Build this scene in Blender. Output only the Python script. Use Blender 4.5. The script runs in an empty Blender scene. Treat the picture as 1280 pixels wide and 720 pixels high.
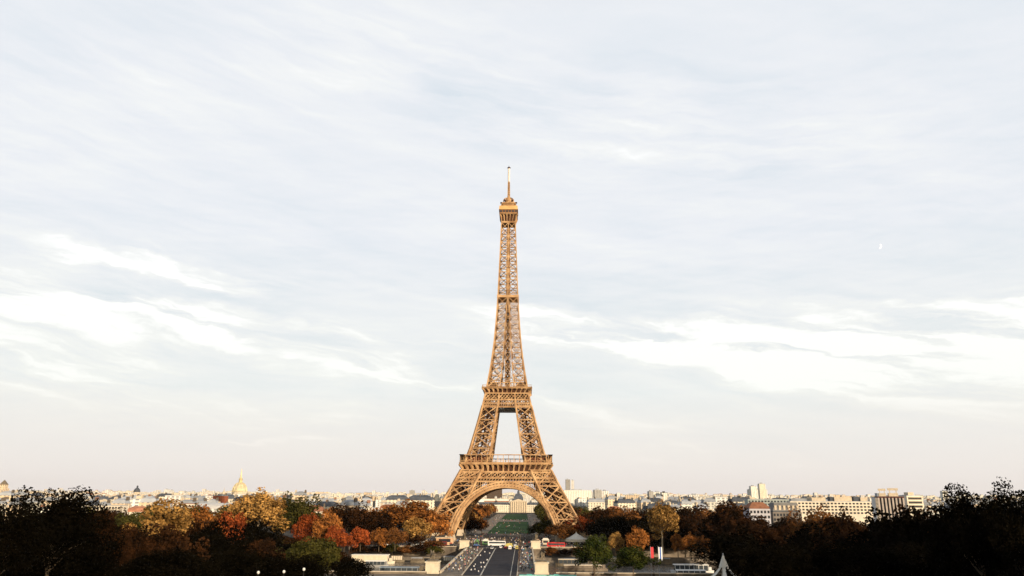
import bpy, math, random
import numpy as np
from mathutils import Vector, Matrix
random.seed(7); RNG = np.random.default_rng(11)
S = bpy.context.scene
COL = S.collection
R = math.radians
# ------------------------------------------------------------------ camera
F, PITCH, YAW, ROLL = 920.0, R(15.75), R(1.02), R(0.30)
CAM = Vector((14.4, 0.0, 33.0)); D0 = 620.0
cd = bpy.data.cameras.new('camera'); cam = bpy.data.objects.new('camera', cd); COL.objects.link(cam)
rot = (Matrix.Rotation(YAW, 3, 'Z') @ Matrix.Rotation(R(90)+PITCH, 3, 'X') @ Matrix.Rotation(ROLL, 3, 'Z'))
cam.matrix_world = Matrix.Translation(CAM) @ rot.to_4x4()
cd.sensor_width = 36; cd.lens = 36*F/1280; cd.clip_start = .5; cd.clip_end = 60000
S.camera = cam
S.render.resolution_x = 1024; S.render.resolution_y = 576

def ray(px, py):
    return (rot @ Vector(((px-640)/F, (360-py)/F, -1))).normalized()
def at(px, py, Y):                       # the point on the sight line at distance Y down the axis
    d = ray(px, py); t = (Y-CAM.y)/d.y
    return CAM + d*t
def wx(px, Y, z=0.0):                    # x of the place seen at column px, distance Y, height z
    lo, hi = -9000.0, 9000.0
    for _ in range(50):
        m = (lo+hi)/2
        v = rot.transposed() @ (Vector((m, Y, z))-CAM)
        if 640+F*v.x/-v.z < px: lo = m
        else: hi = m
    return lo
def wz(px, py, Y): return at(px, py, Y).z
def azel(px, py):
    d = ray(px, py); return math.atan2(d.x, d.y), math.asin(d.z)

# ------------------------------------------------------------------ world
SUN_EL = R(12.5); SUN_AZ = R(146)         # clockwise from +Y
w = bpy.data.worlds.new('World'); S.world = w; w.use_nodes = True
nt = w.node_tree; nt.nodes.clear()
def N(t, **k):
    n = nt.nodes.new(t)
    for a, b in k.items(): setattr(n, a, b)
    return n
def L(a, b): nt.links.new(a, b)
def M(op, a, b=None, c=None, clamp=False):
    n = N('ShaderNodeMath', operation=op); n.use_clamp = clamp
    for i, v in enumerate((a, b, c)):
        if v is None: continue
        if hasattr(v, 'is_linked') or hasattr(v, 'links'): L(v, n.inputs[i])
        else: n.inputs[i].default_value = v
    return n.outputs[0]
out = N('ShaderNodeOutputWorld'); bg = N('ShaderNodeBackground'); bg.inputs[1].default_value = 0.1
L(bg.outputs[0], out.inputs[0])
sky = N('ShaderNodeTexSky', sky_type='NISHITA'); sky.sun_disc = False
sky.sun_elevation = SUN_EL; sky.sun_rotation = SUN_AZ; sky.air_density = 1.2; sky.dust_density = 2.0
tc = N('ShaderNodeTexCoord'); sep = N('ShaderNodeSeparateXYZ'); L(tc.outputs['Generated'], sep.inputs[0])
X, Y, Z = sep.outputs
az = M('ARCTAN2', X, Y); el = M('ARCSINE', Z)
den = M('ADD', M('MAXIMUM', Z, 0.0), 0.16)
cx = M('DIVIDE', X, den); cy = M('DIVIDE', Y, den)
def noise(x, y, scale, detail=5, rough=.55, dist=0.0, z=0.0):
    c = N('ShaderNodeCombineXYZ'); L(x, c.inputs[0]); L(y, c.inputs[1]); c.inputs[2].default_value = z
    n = N('ShaderNodeTexNoise'); L(c.outputs[0], n.inputs['Vector'])
    n.inputs['Scale'].default_value = scale; n.inputs['Detail'].default_value = detail
    n.inputs['Roughness'].default_value = rough; n.inputs['Distortion'].default_value = dist
    return n.outputs[0]
# rotated planar coordinates: streaks
a = R(12)
ru = M('ADD', M('MULTIPLY', cx, math.cos(a)), M('MULTIPLY', cy, math.sin(a)))
rv = M('SUBTRACT', M('MULTIPLY', cy, math.cos(a)), M('MULTIPLY', cx, math.sin(a)))
n_big = noise(M('MULTIPLY', ru, .55), rv, 0.9, 4, .5, .6, 3.1)
n_mid = noise(M('MULTIPLY', ru, .4), rv, 2.3, 7, .6, .8, 7.7)
n_fin = noise(M('MULTIPLY', ru, .35), rv, 7.0, 6, .62, .5, 1.3)
# cirrus bands at their own bearing and height
wob = M('MULTIPLY', M('SUBTRACT', noise(M('MULTIPLY', az, 1.0), M('MULTIPLY', el, 2.5), 7.0, 5, .6, .3, 9.0), .5), 0.085)
elw = M('ADD', el, wob)
def band(p, q, width, amp, feather=.06):
    (a0, e0), (a1, e1) = azel(*p), azel(*q)
    dx, dy = a1-a0, e1-e0; ln = math.hypot(dx, dy); dx /= ln; dy /= ln
    px = M('SUBTRACT', az, a0); py = M('SUBTRACT', elw, e0)
    t = M('ADD', M('MULTIPLY', px, dx), M('MULTIPLY', py, dy))
    s = M('SUBTRACT', M('MULTIPLY', py, dx), M('MULTIPLY', px, dy))
    tt = M('MAXIMUM', M('SUBTRACT', M('ABSOLUTE', M('SUBTRACT', t, ln/2)), ln/2), 0)
    r2 = M('ADD', M('POWER', M('DIVIDE', M('ABSOLUTE', s), width/F), 2.0), M('POWER', M('DIVIDE', tt, feather), 2.0))
    return M('MULTIPLY', M('POWER', 2.718, M('MULTIPLY', r2, -1.0)), amp)
bands = [band((-60,368),(230,402),22,.9), band((230,402),(470,458),15,.75), band((-40,430),(150,455),26,.55), band((60,490),(420,520),14,.25), band((430,470),(590,480),8,.25), band((700,560),(1000,575),10,.25),
         band((110,318),(300,352),11,.55), band((0,325),(70,350),8,.4), band((300,545),(400,545),4,.35),
         band((660,405),(830,432),16,.75), band((830,432),(1010,445),24,.8), band((1010,440),(1340,430),34,.85),
         band((940,400),(1330,392),14,.6), band((960,470),(1300,500),30,.3), band((350,400),(520,430),8,.4),
         band((540,90),(900,150),60,.12,.2), band((100,110),(420,60),70,.10,.25), band((640,170),(1000,190),36,.08,.15),
         band((690,495),(830,540),12,.3)]
gaps = [band((560,120),(740,130),24,.8,.05), band((760,60),(900,90),26,.35), band((0,60),(260,20),36,.35,.1),
        band((150,358),(330,372),16,.7), band((640,370),(820,385),16,.55), band((680,205),(1000,215),26,.3,.1),
        band((60,470),(300,480),9,.35), band((860,420),(1060,425),6,.35), band((1020,452),(1180,462),6,.4)]
def addup(l):
    s = l[0]
    for x in l[1:]: s = M('ADD', s, x)
    return s
base = M('ADD', M('MULTIPLY', n_big, .72), M('ADD', M('MULTIPLY', n_mid, .62), M('MULTIPLY', n_fin, .22)))
streak = M('ADD', M('MULTIPLY', n_fin, 1.3), M('MULTIPLY', n_mid, 1.0)); streak = M('SUBTRACT', streak, .2)
tl = M('ADD', el, M('MULTIPLY', az, .16))
nst = noise(az, M('MULTIPLY', M('ADD', tl, M('MULTIPLY', wob, .5)), 9.0), 5.0, 7, .58, .35, 4.4)
nst2 = noise(az, M('MULTIPLY', M('ADD', el, M('MULTIPLY', az, -.06)), 7.0), 14.0, 6, .6, .5, 2.2)
streak = M('MULTIPLY', M('SUBTRACT', nst, .36, clamp=True), 5.2)
cov = M('ADD', M('MULTIPLY', M('SUBTRACT', base, .54), .95), M('MULTIPLY', addup(bands), M('MULTIPLY', streak, .95)))
cov = M('SUBTRACT', cov, M('MULTIPLY', addup(gaps), .30))
fade = M('SUBTRACT', 1.0, M('DIVIDE', M('SUBTRACT', M('MULTIPLY', el, 57.3), 16.0), 22.0), clamp=True)
cov = M('ADD', cov, M('MULTIPLY', M('ADD', M('SUBTRACT', nst, .5), M('MULTIPLY', M('SUBTRACT', nst2, .5), .6)), M('ADD', M('MULTIPLY', fade, .48), .05)))
cov = M('ADD', cov, 0.15, clamp=True)
ramp = N('ShaderNodeValToRGB'); L(cov, ramp.inputs[0])
K = 10.0
cr = ramp.color_ramp
stops = [(0.0,(.62,.705,.78)), (.22,(.73,.78,.835)), (.42,(.805,.83,.87)), (.62,(.87,.885,.89)), (.88,(1.03,1.035,1.03))]
cr.elements[0].position = 0; cr.elements[0].color = (*stops[0][1], 1)
cr.elements[1].position = stops[-1][0]; cr.elements[1].color = (*stops[-1][1], 1)
for p, c in stops[1:-1]:
    e = cr.elements.new(p); e.color = (*c, 1)
def mixc(f, a, b, bt='MIX'):
    n = N('ShaderNodeMix', data_type='RGBA', blend_type=bt)
    for i, v in ((0, f), (6, a), (7, b)):
        if hasattr(v, 'links'): L(v, n.inputs[i])
        else: n.inputs[i].default_value = v if i == 0 else (*v, 1)
    return n.outputs[2]
# low air: greenish white, then a pink beige at the horizon
elp = M('MULTIPLY', el, 180/math.pi)
hz1 = M('SUBTRACT', 1.0, M('DIVIDE', elp, 19.0), clamp=True)
hz2 = M('POWER', M('SUBTRACT', 1.0, M('DIVIDE', elp, 7.5), clamp=True), 0.9)
c1 = mixc(M('MULTIPLY', hz1, .72), ramp.outputs[0], (.86,.875,.79))
c2 = mixc(M('MULTIPLY', hz2, .95), c1, (.84,.77,.73))
c3 = mixc(1.0, c2, (K, K, K), 'MULTIPLY')
# the thin cloud lies over the clear sky; thinned overhead and behind, out of view, to cut fill light
opn = M('DIVIDE', M('SUBTRACT', elp, 36.0), 30.0, clamp=True)
back = M('MULTIPLY', M('SUBTRACT', .1, Y), 1.4, clamp=True)
veil = M('SUBTRACT', .97, M('MULTIPLY', M('MAXIMUM', opn, back), .80))
fin = mixc(veil, sky.outputs[0], c3)
L(fin, bg.inputs[0])
w.cycles.sampling_method = 'MANUAL'; w.cycles.sample_map_resolution = 512
# ------------------------------------------------------------------ sun
sd = bpy.data.lights.new('sun', 'SUN'); sd.energy = 5.0; sd.angle = R(.5); sd.color = (1, .80, .56)
sun = bpy.data.objects.new('sun', sd); COL.objects.link(sun)
sv = Vector((math.sin(SUN_AZ)*math.cos(SUN_EL), math.cos(SUN_AZ)*math.cos(SUN_EL), math.sin(SUN_EL)))
sun.rotation_euler = sv.to_track_quat('Z', 'Y').to_euler()
S.view_settings.view_transform = 'Standard'; S.view_settings.look = 'None'
S.view_settings.exposure = 0.10; S.view_settings.gamma = 1; S.view_settings.use_curve_mapping = False
S.render.engine = 'CYCLES'; S.cycles.max_bounces = 5; S.cycles.diffuse_bounces = 2; S.cycles.volume_bounces = 0

# ------------------------------------------------------------------ materials
MATS = {}
def mat(name, col, rough=.8, var=.18, scale=.5, col2=None, spec=.08, metal=0, rnd=0.0, bump=0.0, detail=4, contrast=None):
    if name in MATS: return MATS[name]
    m = bpy.data.materials.new(name); m.use_nodes = True; t = m.node_tree; b = t.nodes['Principled BSDF']
    b.inputs['Roughness'].default_value = rough; b.inputs['Metallic'].default_value = metal
    b.inputs['Specular IOR Level'].default_value = spec
    co = t.nodes.new('ShaderNodeTexCoord'); no = t.nodes.new('ShaderNodeTexNoise')
    no.inputs['Scale'].default_value = scale; no.inputs['Detail'].default_value = detail
    t.links.new(co.outputs['Object'], no.inputs['Vector'])
    rp = t.nodes.new('ShaderNodeValToRGB'); t.links.new(no.outputs[0], rp.inputs[0])
    lo, hi = contrast or (.32, .68)
    rp.color_ramp.elements[0].position = lo; rp.color_ramp.elements[1].position = hi
    c2 = col2 or tuple(min(1, c*(1+var)) for c in col); c1 = col if col2 else tuple(c*(1-var) for c in col)
    rp.color_ramp.elements[0].color = (*c1, 1); rp.color_ramp.elements[1].color = (*c2, 1)
    last = rp.outputs[0]
    if rnd:
        oi = t.nodes.new('ShaderNodeObjectInfo'); hs = t.nodes.new('ShaderNodeHueSaturation')
        mr = t.nodes.new('ShaderNodeMapRange'); mr.inputs[3].default_value = 1-rnd; mr.inputs[4].default_value = 1+rnd
        t.links.new(oi.outputs['Random'], mr.inputs[0]); t.links.new(mr.outputs[0], hs.inputs['Value'])
        t.links.new(last, hs.inputs['Color']); last = hs.outputs[0]
    t.links.new(last, b.inputs['Base Color'])
    if bump:
        bp = t.nodes.new('ShaderNodeBump'); bp.inputs['Strength'].default_value = bump
        t.links.new(no.outputs[0], bp.inputs['Height']); t.links.new(bp.outputs[0], b.inputs['Normal'])
    MATS[name] = m; return m

iron = mat('brown_iron', (.27,.15,.072), .6, .25, .16, col2=(.56,.37,.20), spec=.1, detail=8)
iron_dark_shade = mat('dark_and_shaded_iron', (.06,.026,.014), .6, .2, .3)  # dark iron; inside the tower its colour stands for shade
iron_l = mat('pale_iron', (.62,.38,.17), .5, .12, .3)
white_p = mat('white_paint', (.78,.77,.74), .5, .06, 1)
stone = mat('cream_stone', (.55,.47,.36), .85, .15, .4)
stone_d = mat('weathered_stone', (.07,.055,.045), .9, .3, .16, col2=(.24,.20,.155), detail=9)
asphalt = mat('asphalt', (.035,.034,.04), .85, .22, .12, detail=8)
pave = mat('pavement_slabs', (.11,.095,.08), .9, .3, .2, col2=(.26,.225,.185), detail=9)
gravel = mat('pale_gravel', (.22,.18,.135), .95, .25, .12, detail=8)
square_m = mat('trodden_ground', (.05,.043,.035), .95, .3, .07, col2=(.20,.165,.125), detail=9)
soil = mat('dark_soil', (.016,.014,.009), .95, .4, .2)
lawn_m = mat('lawn_grass', (.008,.034,.006), .95, .4, .045, col2=(.04,.09,.018), detail=9)
linem = mat('road_paint', (.45,.43,.38), .7, .25, .8)
glass_d = mat('dark_glass', (.03,.035,.045), .12, .2, .5, spec=.6)
zinc = mat('zinc_roof', (.30,.32,.35), .5, .2, .1, rnd=.25)
slate = mat('slate_roof', (.07,.08,.10), .6, .25, .2, rnd=.2)
tile = mat('orange_tile_roof', (.30,.14,.085), .8, .25, .3, rnd=.2)
bark = mat('bark', (.10,.075,.05), .9, .4, 1.2)
bark_l = mat('plane_tree_bark', (.34,.27,.19), .9, .35, .8)
gold = mat('gilded_lead', (.60,.50,.28), .45, .2, .15, metal=0.2)
bronze = mat('weathered_bronze', (.17,.14,.10), .6, .3, .6)
rubber = mat('black_rubber', (.02,.02,.02), .8, .1, 3)

def facade(name, wall, win, fw, fh, mort=.45, rnd=.12, wv=.1):
    """rendered wall with rows of windows as its surface pattern"""
    m = bpy.data.materials.new(name); m.use_nodes = True; t = m.node_tree; b = t.nodes['Principled BSDF']
    b.inputs['Roughness'].default_value = .8; b.inputs['Specular IOR Level'].default_value = .1
    def n(k): return t.nodes.new(k)
    def ma(op, x, y=None, clamp=False):
        q = n('ShaderNodeMath'); q.operation = op; q.use_clamp = clamp
        for i, v in enumerate((x, y)):
            if v is None: continue
            if hasattr(v, 'links'): t.links.new(v, q.inputs[i])
            else: q.inputs[i].default_value = v
        return q.outputs[0]
    co = n('ShaderNodeTexCoord'); sp = n('ShaderNodeSeparateXYZ'); t.links.new(co.outputs['Object'], sp.inputs[0])
    hx = ma('ADD', sp.outputs[0], sp.outputs[1])
    ux = ma('FRACT', ma('DIVIDE', hx, fw)); uz = ma('FRACT', ma('DIVIDE', sp.outputs[2], fh))
    ix = ma('LESS_THAN', ma('ABSOLUTE', ma('SUBTRACT', ux, .5)), mort*.5)
    iz = ma('LESS_THAN', ma('ABSOLUTE', ma('SUBTRACT', uz, .52)), .33)
    ge = n('ShaderNodeNewGeometry'); sg = n('ShaderNodeSeparateXYZ'); t.links.new(ge.outputs['Normal'], sg.inputs[0])
    vert = ma('LESS_THAN', ma('ABSOLUTE', sg.outputs[2]), .3)
    k = ma('MULTIPLY', ma('MULTIPLY', ix, iz), vert)
    wn = n('ShaderNodeTexWhiteNoise'); cb = n('ShaderNodeCombineXYZ')
    t.links.new(ma('FLOOR', ma('DIVIDE', hx, fw)), cb.inputs[0]); t.links.new(ma('FLOOR', ma('DIVIDE', sp.outputs[2], fh)), cb.inputs[1])
    t.links.new(cb.outputs[0], wn.inputs[0])
    wr = n('ShaderNodeMix'); wr.data_type = 'RGBA'; t.links.new(wn.outputs[0], wr.inputs[0])
    wr.inputs[6].default_value = (*win, 1); wr.inputs[7].default_value = (*[x*.45+y*.3 for x, y in zip(wall, win)], 1)
    no = n('ShaderNodeTexNoise'); no.inputs['Scale'].default_value = .12; t.links.new(co.outputs['Object'], no.inputs[0])
    wl = n('ShaderNodeMix'); wl.data_type = 'RGBA'; t.links.new(no.outputs[0], wl.inputs[0])
    wl.inputs[6].default_value = (*[c*(1-wv*2) for c in wall], 1); wl.inputs[7].default_value = (*[min(.85, c*(1+wv*2)) for c in wall], 1)
    mx = n('ShaderNodeMix'); mx.data_type = 'RGBA'; t.links.new(k, mx.inputs[0])
    t.links.new(wl.outputs[2], mx.inputs[6]); t.links.new(wr.outputs[2], mx.inputs[7])
    oi = n('ShaderNodeObjectInfo'); hs = n('ShaderNodeHueSaturation'); mr = n('ShaderNodeMapRange')
    mr.inputs[3].default_value = 1-rnd; mr.inputs[4].default_value = 1+rnd
    t.links.new(oi.outputs['Random'], mr.inputs[0]); t.links.new(mr.outputs[0], hs.inputs['Value'])
    t.links.new(mx.outputs[2], hs.inputs['Color']); t.links.new(hs.outputs[0], b.inputs['Base Color'])
    MATS[name] = m; return m

# ------------------------------------------------------------------ mesh helpers
class MB:
    def __init__(s): s.v = []; s.f = []; s.m = []; s.n = 0
    def add(s, vs, fs, mi=0):
        s.v.extend([tuple(v) for v in vs]); s.f.extend([tuple(i+s.n for i in f) for f in fs]); s.m.extend([mi]*len(fs)); s.n += len(vs)
    def box(s, x0, x1, y0, y1, z0, z1, mi=0, top=None):
        tx = top or 0
        v = [(x0,y0,z0),(x1,y0,z0),(x1,y1,z0),(x0,y1,z0),(x0+tx,y0+tx,z1),(x1-tx,y0+tx,z1),(x1-tx,y1-tx,z1),(x0+tx,y1-tx,z1)]
        s.add(v, [(0,3,2,1),(4,5,6,7),(0,1,5,4),(1,2,6,5),(2,3,7,6),(3,0,4,7)], mi)
    def beam(s, p, q, w, h=None, mi=0, w2=None):
        p = Vector(p); q = Vector(q); h = h or w; d = q-p
        if d.length < 1e-6: return
        d.normalize(); up = Vector((0,0,1)) if abs(d.z) < .95 else Vector((0,1,0))
        a = d.cross(up).normalized(); b = a.cross(d).normalized(); r2 = (w2/w) if w2 else 1
        v = [p+a*sx*w/2+b*sy*h/2 for sx, sy in ((-1,-1),(1,-1),(1,1),(-1,1))] + [q+(a*sx*w/2+b*sy*h/2)*r2 for sx, sy in ((-1,-1),(1,-1),(1,1),(-1,1))]
        s.add(v, [(0,3,2,1),(4,5,6,7),(0,1,5,4),(1,2,6,5),(2,3,7,6),(3,0,4,7)], mi)
    def tube(s, pts, rad, k=8, mi=0, cap=True):
        pts = [Vector(p) for p in pts]; n = len(pts); vs = []
        for i, p in enumerate(pts):
            d = (pts[min(i+1,n-1)]-pts[max(i-1,0)]).normalized()
            up = Vector((0,0,1)) if abs(d.z) < .9 else Vector((0,1,0))
            a = d.cross(up).normalized(); b = a.cross(d)
            r = rad[i] if hasattr(rad, '__len__') else rad
            vs += [p+(a*math.cos(t)+b*math.sin(t))*r for t in [2*math.pi*j/k for j in range(k)]]
        fs = [(i*k+j, i*k+(j+1)%k, (i+1)*k+(j+1)%k, (i+1)*k+j) for i in range(n-1) for j in range(k)]
        if cap: fs += [tuple(range(k-1,-1,-1)), tuple(range((n-1)*k, n*k))]
        s.add(vs, fs, mi)
    def lathe(s, prof, k=24, c=(0,0,0), mi=0):
        vs = []; 
        for r, z in prof: vs += [(c[0]+r*math.cos(2*math.pi*j/k), c[1]+r*math.sin(2*math.pi*j/k), c[2]+z) for j in range(k)]
        n = len(prof)
        fs = [(i*k+j, i*k+(j+1)%k, (i+1)*k+(j+1)%k, (i+1)*k+j) for i in range(n-1) for j in range(k)]
        fs += [tuple(range(k-1,-1,-1)), tuple(range((n-1)*k, n*k))]
        s.add(vs, fs, mi)
    def mesh(s, name, mats):
        me = bpy.data.meshes.new(name); me.from_pydata(s.v, [], s.f); me.update()
        for m in (mats if isinstance(mats, (list, tuple)) else [mats]): me.materials.append(m)
        me.polygons.foreach_set('material_index', s.m); return me
    def build(s, name, mats, parent=None, loc=None, smooth=False):
        me = s.mesh(name, mats)
        if smooth: me.polygons.foreach_set('use_smooth', [True]*len(me.polygons))
        return obj(name, me, parent, loc)
def obj(name, me, parent=None, loc=None):
    o = bpy.data.objects.new(name, me); COL.objects.link(o)
    if parent: o.parent = parent
    if loc is not None: o.location = loc
    return o
def tag(o, label, cat, group=None):
    o['label'] = label; o['category'] = cat
    if group: o['group'] = group
    return o
def thing(name, label, cat, loc=(0,0,0), rz=0, group=None):
    o = bpy.data.objects.new(name, None); COL.objects.link(o); o.location = loc; o.rotation_euler = (0,0,rz)
    return tag(o, label, cat, group)
def struct(o, kind='structure'): o['kind'] = kind; return o
def kids(o): return KID.get(o, [])
def dup(root, loc, rz=0, label=None, cat=None, group=None, scale=None, mats=None):
    r = root.copy(); COL.objects.link(r); r.location = loc; r.rotation_euler = (0,0,rz)
    if scale: r.scale = scale
    if label: r['label'] = label
    if cat: r['category'] = cat
    if group: r['group'] = group
    for ch in root.children:
        c = ch.copy(); COL.objects.link(c); c.parent = r
        if mats and ch.name.split('.')[0] in mats:
            c.material_slots[0].link = 'OBJECT'; c.material_slots[0].material = mats[ch.name.split('.')[0]]
        for g in ch.children:
            d = g.copy(); COL.objects.link(d); d.parent = c
    return r

# ------------------------------------------------------------------ ground
def gz(Y, X=0.0):
    pts = [(-3000,30),(-60,31),(14,31),(40,26),(110,16),(200,7),(290,0),(336,0)]
    return float(np.interp(Y, [p[0] for p in pts], [p[1] for p in pts]))
def gfar(Y): return float(np.interp(Y, [500,1700,2600,4500,8000,14000,40000], [0,0,6,22,42,50,50]))
def sheet(name, xs, ys, zf, m, kind='structure', skirt=0):
    b = MB(); nx, ny = len(xs), len(ys)
    vs = [(x, y, zf(x, y)) for y in ys for x in xs]
    b.add(vs, [(j*nx+i, j*nx+i+1, (j+1)*nx+i+1, (j+1)*nx+i) for j in range(ny-1) for i in range(nx-1)])
    return struct(b.build(name, m), kind)
def flat(name, x0, x1, y0, y1, z, m):
    b = MB(); b.add([(x0,y0,z),(x1,y0,z),(x1,y1,z),(x0,y1,z)], [(0,1,2,3)]); return struct(b.build(name, m))
XS = [-15000,-9000,-3000,-1000,-400,-150,-60,-22,22,60,150,400,1000,3000,9000,15000]
sheet('hill', XS, [-3000,-60,14,40,110,200,290,340], lambda x, y: gz(y), soil)
earth = mat('city_ground', (.03,.026,.02), .95, .3, .02, col2=(.075,.062,.048), detail=8)
sheet('ground', XS, [505,700,1200,1700,2600,4500,8000,14000,20000], lambda x, y: gfar(y), earth)
wm = mat('river_water', (.055,.05,.042), .16, .3, .1, col2=(.11,.10,.085), spec=.5)
t = wm.node_tree; n1 = t.nodes.new('ShaderNodeTexNoise'); n1.inputs['Scale'].default_value = .55; n1.inputs['Detail'].default_value = 6
bp = t.nodes.new('ShaderNodeBump'); bp.inputs['Strength'].default_value = .6; bp.inputs['Distance'].default_value = .6
co = t.nodes.new('ShaderNodeTexCoord'); t.links.new(co.outputs['Object'], n1.inputs[0]); t.links.new(n1.outputs[0], bp.inputs['Height'])
t.links.new(bp.outputs[0], t.nodes['Principled BSDF'].inputs['Normal'])
flat('water', -9000, 9000, 339, 506, -7.2, wm)
# avenue on the near quay, avenue on the far quay, crossing under the tower
flat('near_quay_road', -1500, 1500, 300, 318, .006, asphalt)
flat('near_quay_pavement', -1500, 1500, 322, 340.5, .010, pave)
flat('far_quay_road', -1500, 1500, 512, 530, .006, asphalt)
flat('far_quay_pavement', -1500, 1500, 504.5, 511, .012, pave)
flat('esplanade', -75, 75, 534, 690, .008, square_m)
flat('gravel_path', -36, -19.5, 690.5, 1440, .012, gravel)
flat('gravel_path', 19.5, 36, 690.5, 1440, .012, gravel)
flat('cross_path', -19.3, 19.3, 1015, 1070, .012, gravel)
flat('lawn', -19, 19, 700, 1010, .02, lawn_m)
flat('lawn', -19, 19, 1075, 1300, .02, lawn_m)
flat('lawn', -19, 19, 1315, 1430, .02, lawn_m)
# lower quay on the far bank and its ramps
b = MB(); b.box(-1500, 1500, 493, 504, -8.5, -4.6); struct(b.build('low_quay', pave))
def quay_wall(name, x0, x1, y, z0, z1, lab, m=stone_d):
    o = thing(name, lab, 'wall', ((x0+x1)/2, y, z0))
    h = (x1-x0)/2; H = z1-z0
    c = MB(); c.box(-h, h, -.6, .6, 0, H); c.build('masonry', m, o)
    c = MB(); c.box(-h, h, -.9, .9, H+.002, H+.35); c.build('coping', stone, o)
quay_wall('quay_wall', -900, -24, 504.4, -7.6, .9, 'long grey stone embankment wall on the far river bank, left of the bridge')
quay_wall('quay_wall', 24, 900, 504.4, -7.6, .9, 'long grey stone embankment wall on the far river bank, right of the bridge')
quay_wall('quay_wall', -900, -28, 339.6, -7.6, .9, 'low stone parapet along the near quay, left of the bridge')
quay_wall('quay_wall', 28, 900, 339.6, -7.6, .9, 'low stone parapet along the near quay, right of the bridge')

# ------------------------------------------------------------------ bridge
br = thing('bridge', 'wide stone road bridge crossing the river towards the iron tower', 'bridge', (0, 340, 0))
b = MB(); b.box(-22.5, 19.5, -4, 166, -1.3, -.05); b.build('deck', stone_d, br)
for y0_, y1_ in ((-5, -.5), (160.5, 166.3)):
    b = MB(); b.box(-28, 27, y0_, y1_, -8, -1.32); b.box(-28, -22.7, y0_, y1_, -1.318, .12); b.box(19.7, 27, y0_, y1_, -1.318, .12); b.beam((-28,y0_,-1.4), (27,y0_,-1.4), .3); b.build('abutment', stone_d, br)
for i in range(4):
    y = 31+i*33
    b = MB(); b.box(-23, 20, y-1.8, y+1.8, -8, -1.32); b.tube([(-23,y,-8),(-23,y,-1.5)], 1.8, 10); b.tube([(20,y,-8),(20,y,-1.5)], 1.8, 10)
    b.build('pier', stone_d, br)
for i in range(5):
    y0, y1 = i*33-2+1.9, (i+1)*33-2-1.9
    b = MB(); n = 14; vs = []
    for j in range(n+1):
        t_ = j/n; y = y0+(y1-y0)*t_; z = -6.2+4.3*math.sin(math.pi*t_)**.6
        for x in (-22.8, 19.8): vs += [(x, y, z), (x, y, -1.33)]
    fs = []
    for j in range(n):
        a_ = j*4; c_ = a_+4
        fs += [(a_,c_,c_+1,a_+1), (a_+2,a_+3,c_+3,c_+2), (a_,a_+2,c_+2,c_)]
    b.add(vs, fs); b.build('arch', stone_d, br)
b = MB(); b.box(-12.4, 11.2, -4, 166, -.05, 0.02); b.build('roadway', asphalt, br)
for x0, x1 in ((-22, -12.5), (11.3, 19)):
    b = MB(); b.box(x0, x1, -4, 166, -.05, .16); b.build('pavement', pave, br)
    e = x1 if x0 < 0 else x0
    b = MB(); b.box(e-.28, e+.28, -4, 165.8, -.04, .19); b.build('kerb', stone, br)
for x in (-22.3, 19.3):
    b = MB(); b.box(x-.28, x+.28, 3, 160, .1, 1.0); b.box(x-.4, x+.4, 3, 160, 1.002, 1.2); b.build('parapet', stone, br)
b = MB(); b.box(-4.75, -4.15, -4, 166, .024, .06); b.build('centre_strip', linem, br)
b = MB(); b.box(8.2, 8.5, -4, 166, .024, .04); b.build('edge_line', linem, br)
# kerb strips of the near and far roads
b = MB(); b.box(-1500, 1500, 318.2, 321.9, .0, .13); struct(b.build('kerb_strip', pave))
b = MB(); b.box(-1500, 1500, 530.3, 533.7, .0, .13); struct(b.build('kerb_strip', pave))

# ------------------------------------------------------------------ the iron tower
zo = [0,21.6,38,44.5,57,65.8,88,107,115,124,141,158,176,194,212,230,249,267,278]
wo = [62.4,50.6,41.9,38.4,32.4,29.2,23.4,18.9,17.3,15.7,13.1,11.2,9.8,8.8,8.0,7.35,6.7,6.1,5.8]
zi = [0,20,52,57,66,103,118,126,141,176,200]
wi = [41.0,33.2,19.0,15.6,12.6,7.4,6.2,5.2,3.8,2.0,0.0]
def WO(z): return float(np.interp(z, zo, wo))
def WI(z): return float(np.interp(z, zi, wi))
tw = thing('lattice_tower', 'tall golden brown wrought iron lattice tower on four splayed legs with a white antenna', 'tower', (0, D0, 0))
def xpanel(b, a0, a1, c0, c1, wd, hz=True, sec=False, mi=0):
    """a0,a1 lower pair, c0,c1 upper pair"""
    a0, a1, c0, c1 = map(Vector, (a0, a1, c0, c1))
    b.beam(a0, c1, wd, mi=mi); b.beam(a1, c0, wd, mi=mi)
    if hz: b.beam(c0, c1, wd*1.15, mi=mi)
    if sec:
        m0, m1 = (a0+c0)/2, (a1+c1)/2; k = wd*.5
        lo, hi = (a0+a1)/2, (c0+c1)/2
        b.beam(m0, lo, k, mi=mi); b.beam(m1, lo, k, mi=mi); b.beam(m0, hi, k, mi=mi); b.beam(m1, hi, k, mi=mi)
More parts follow.
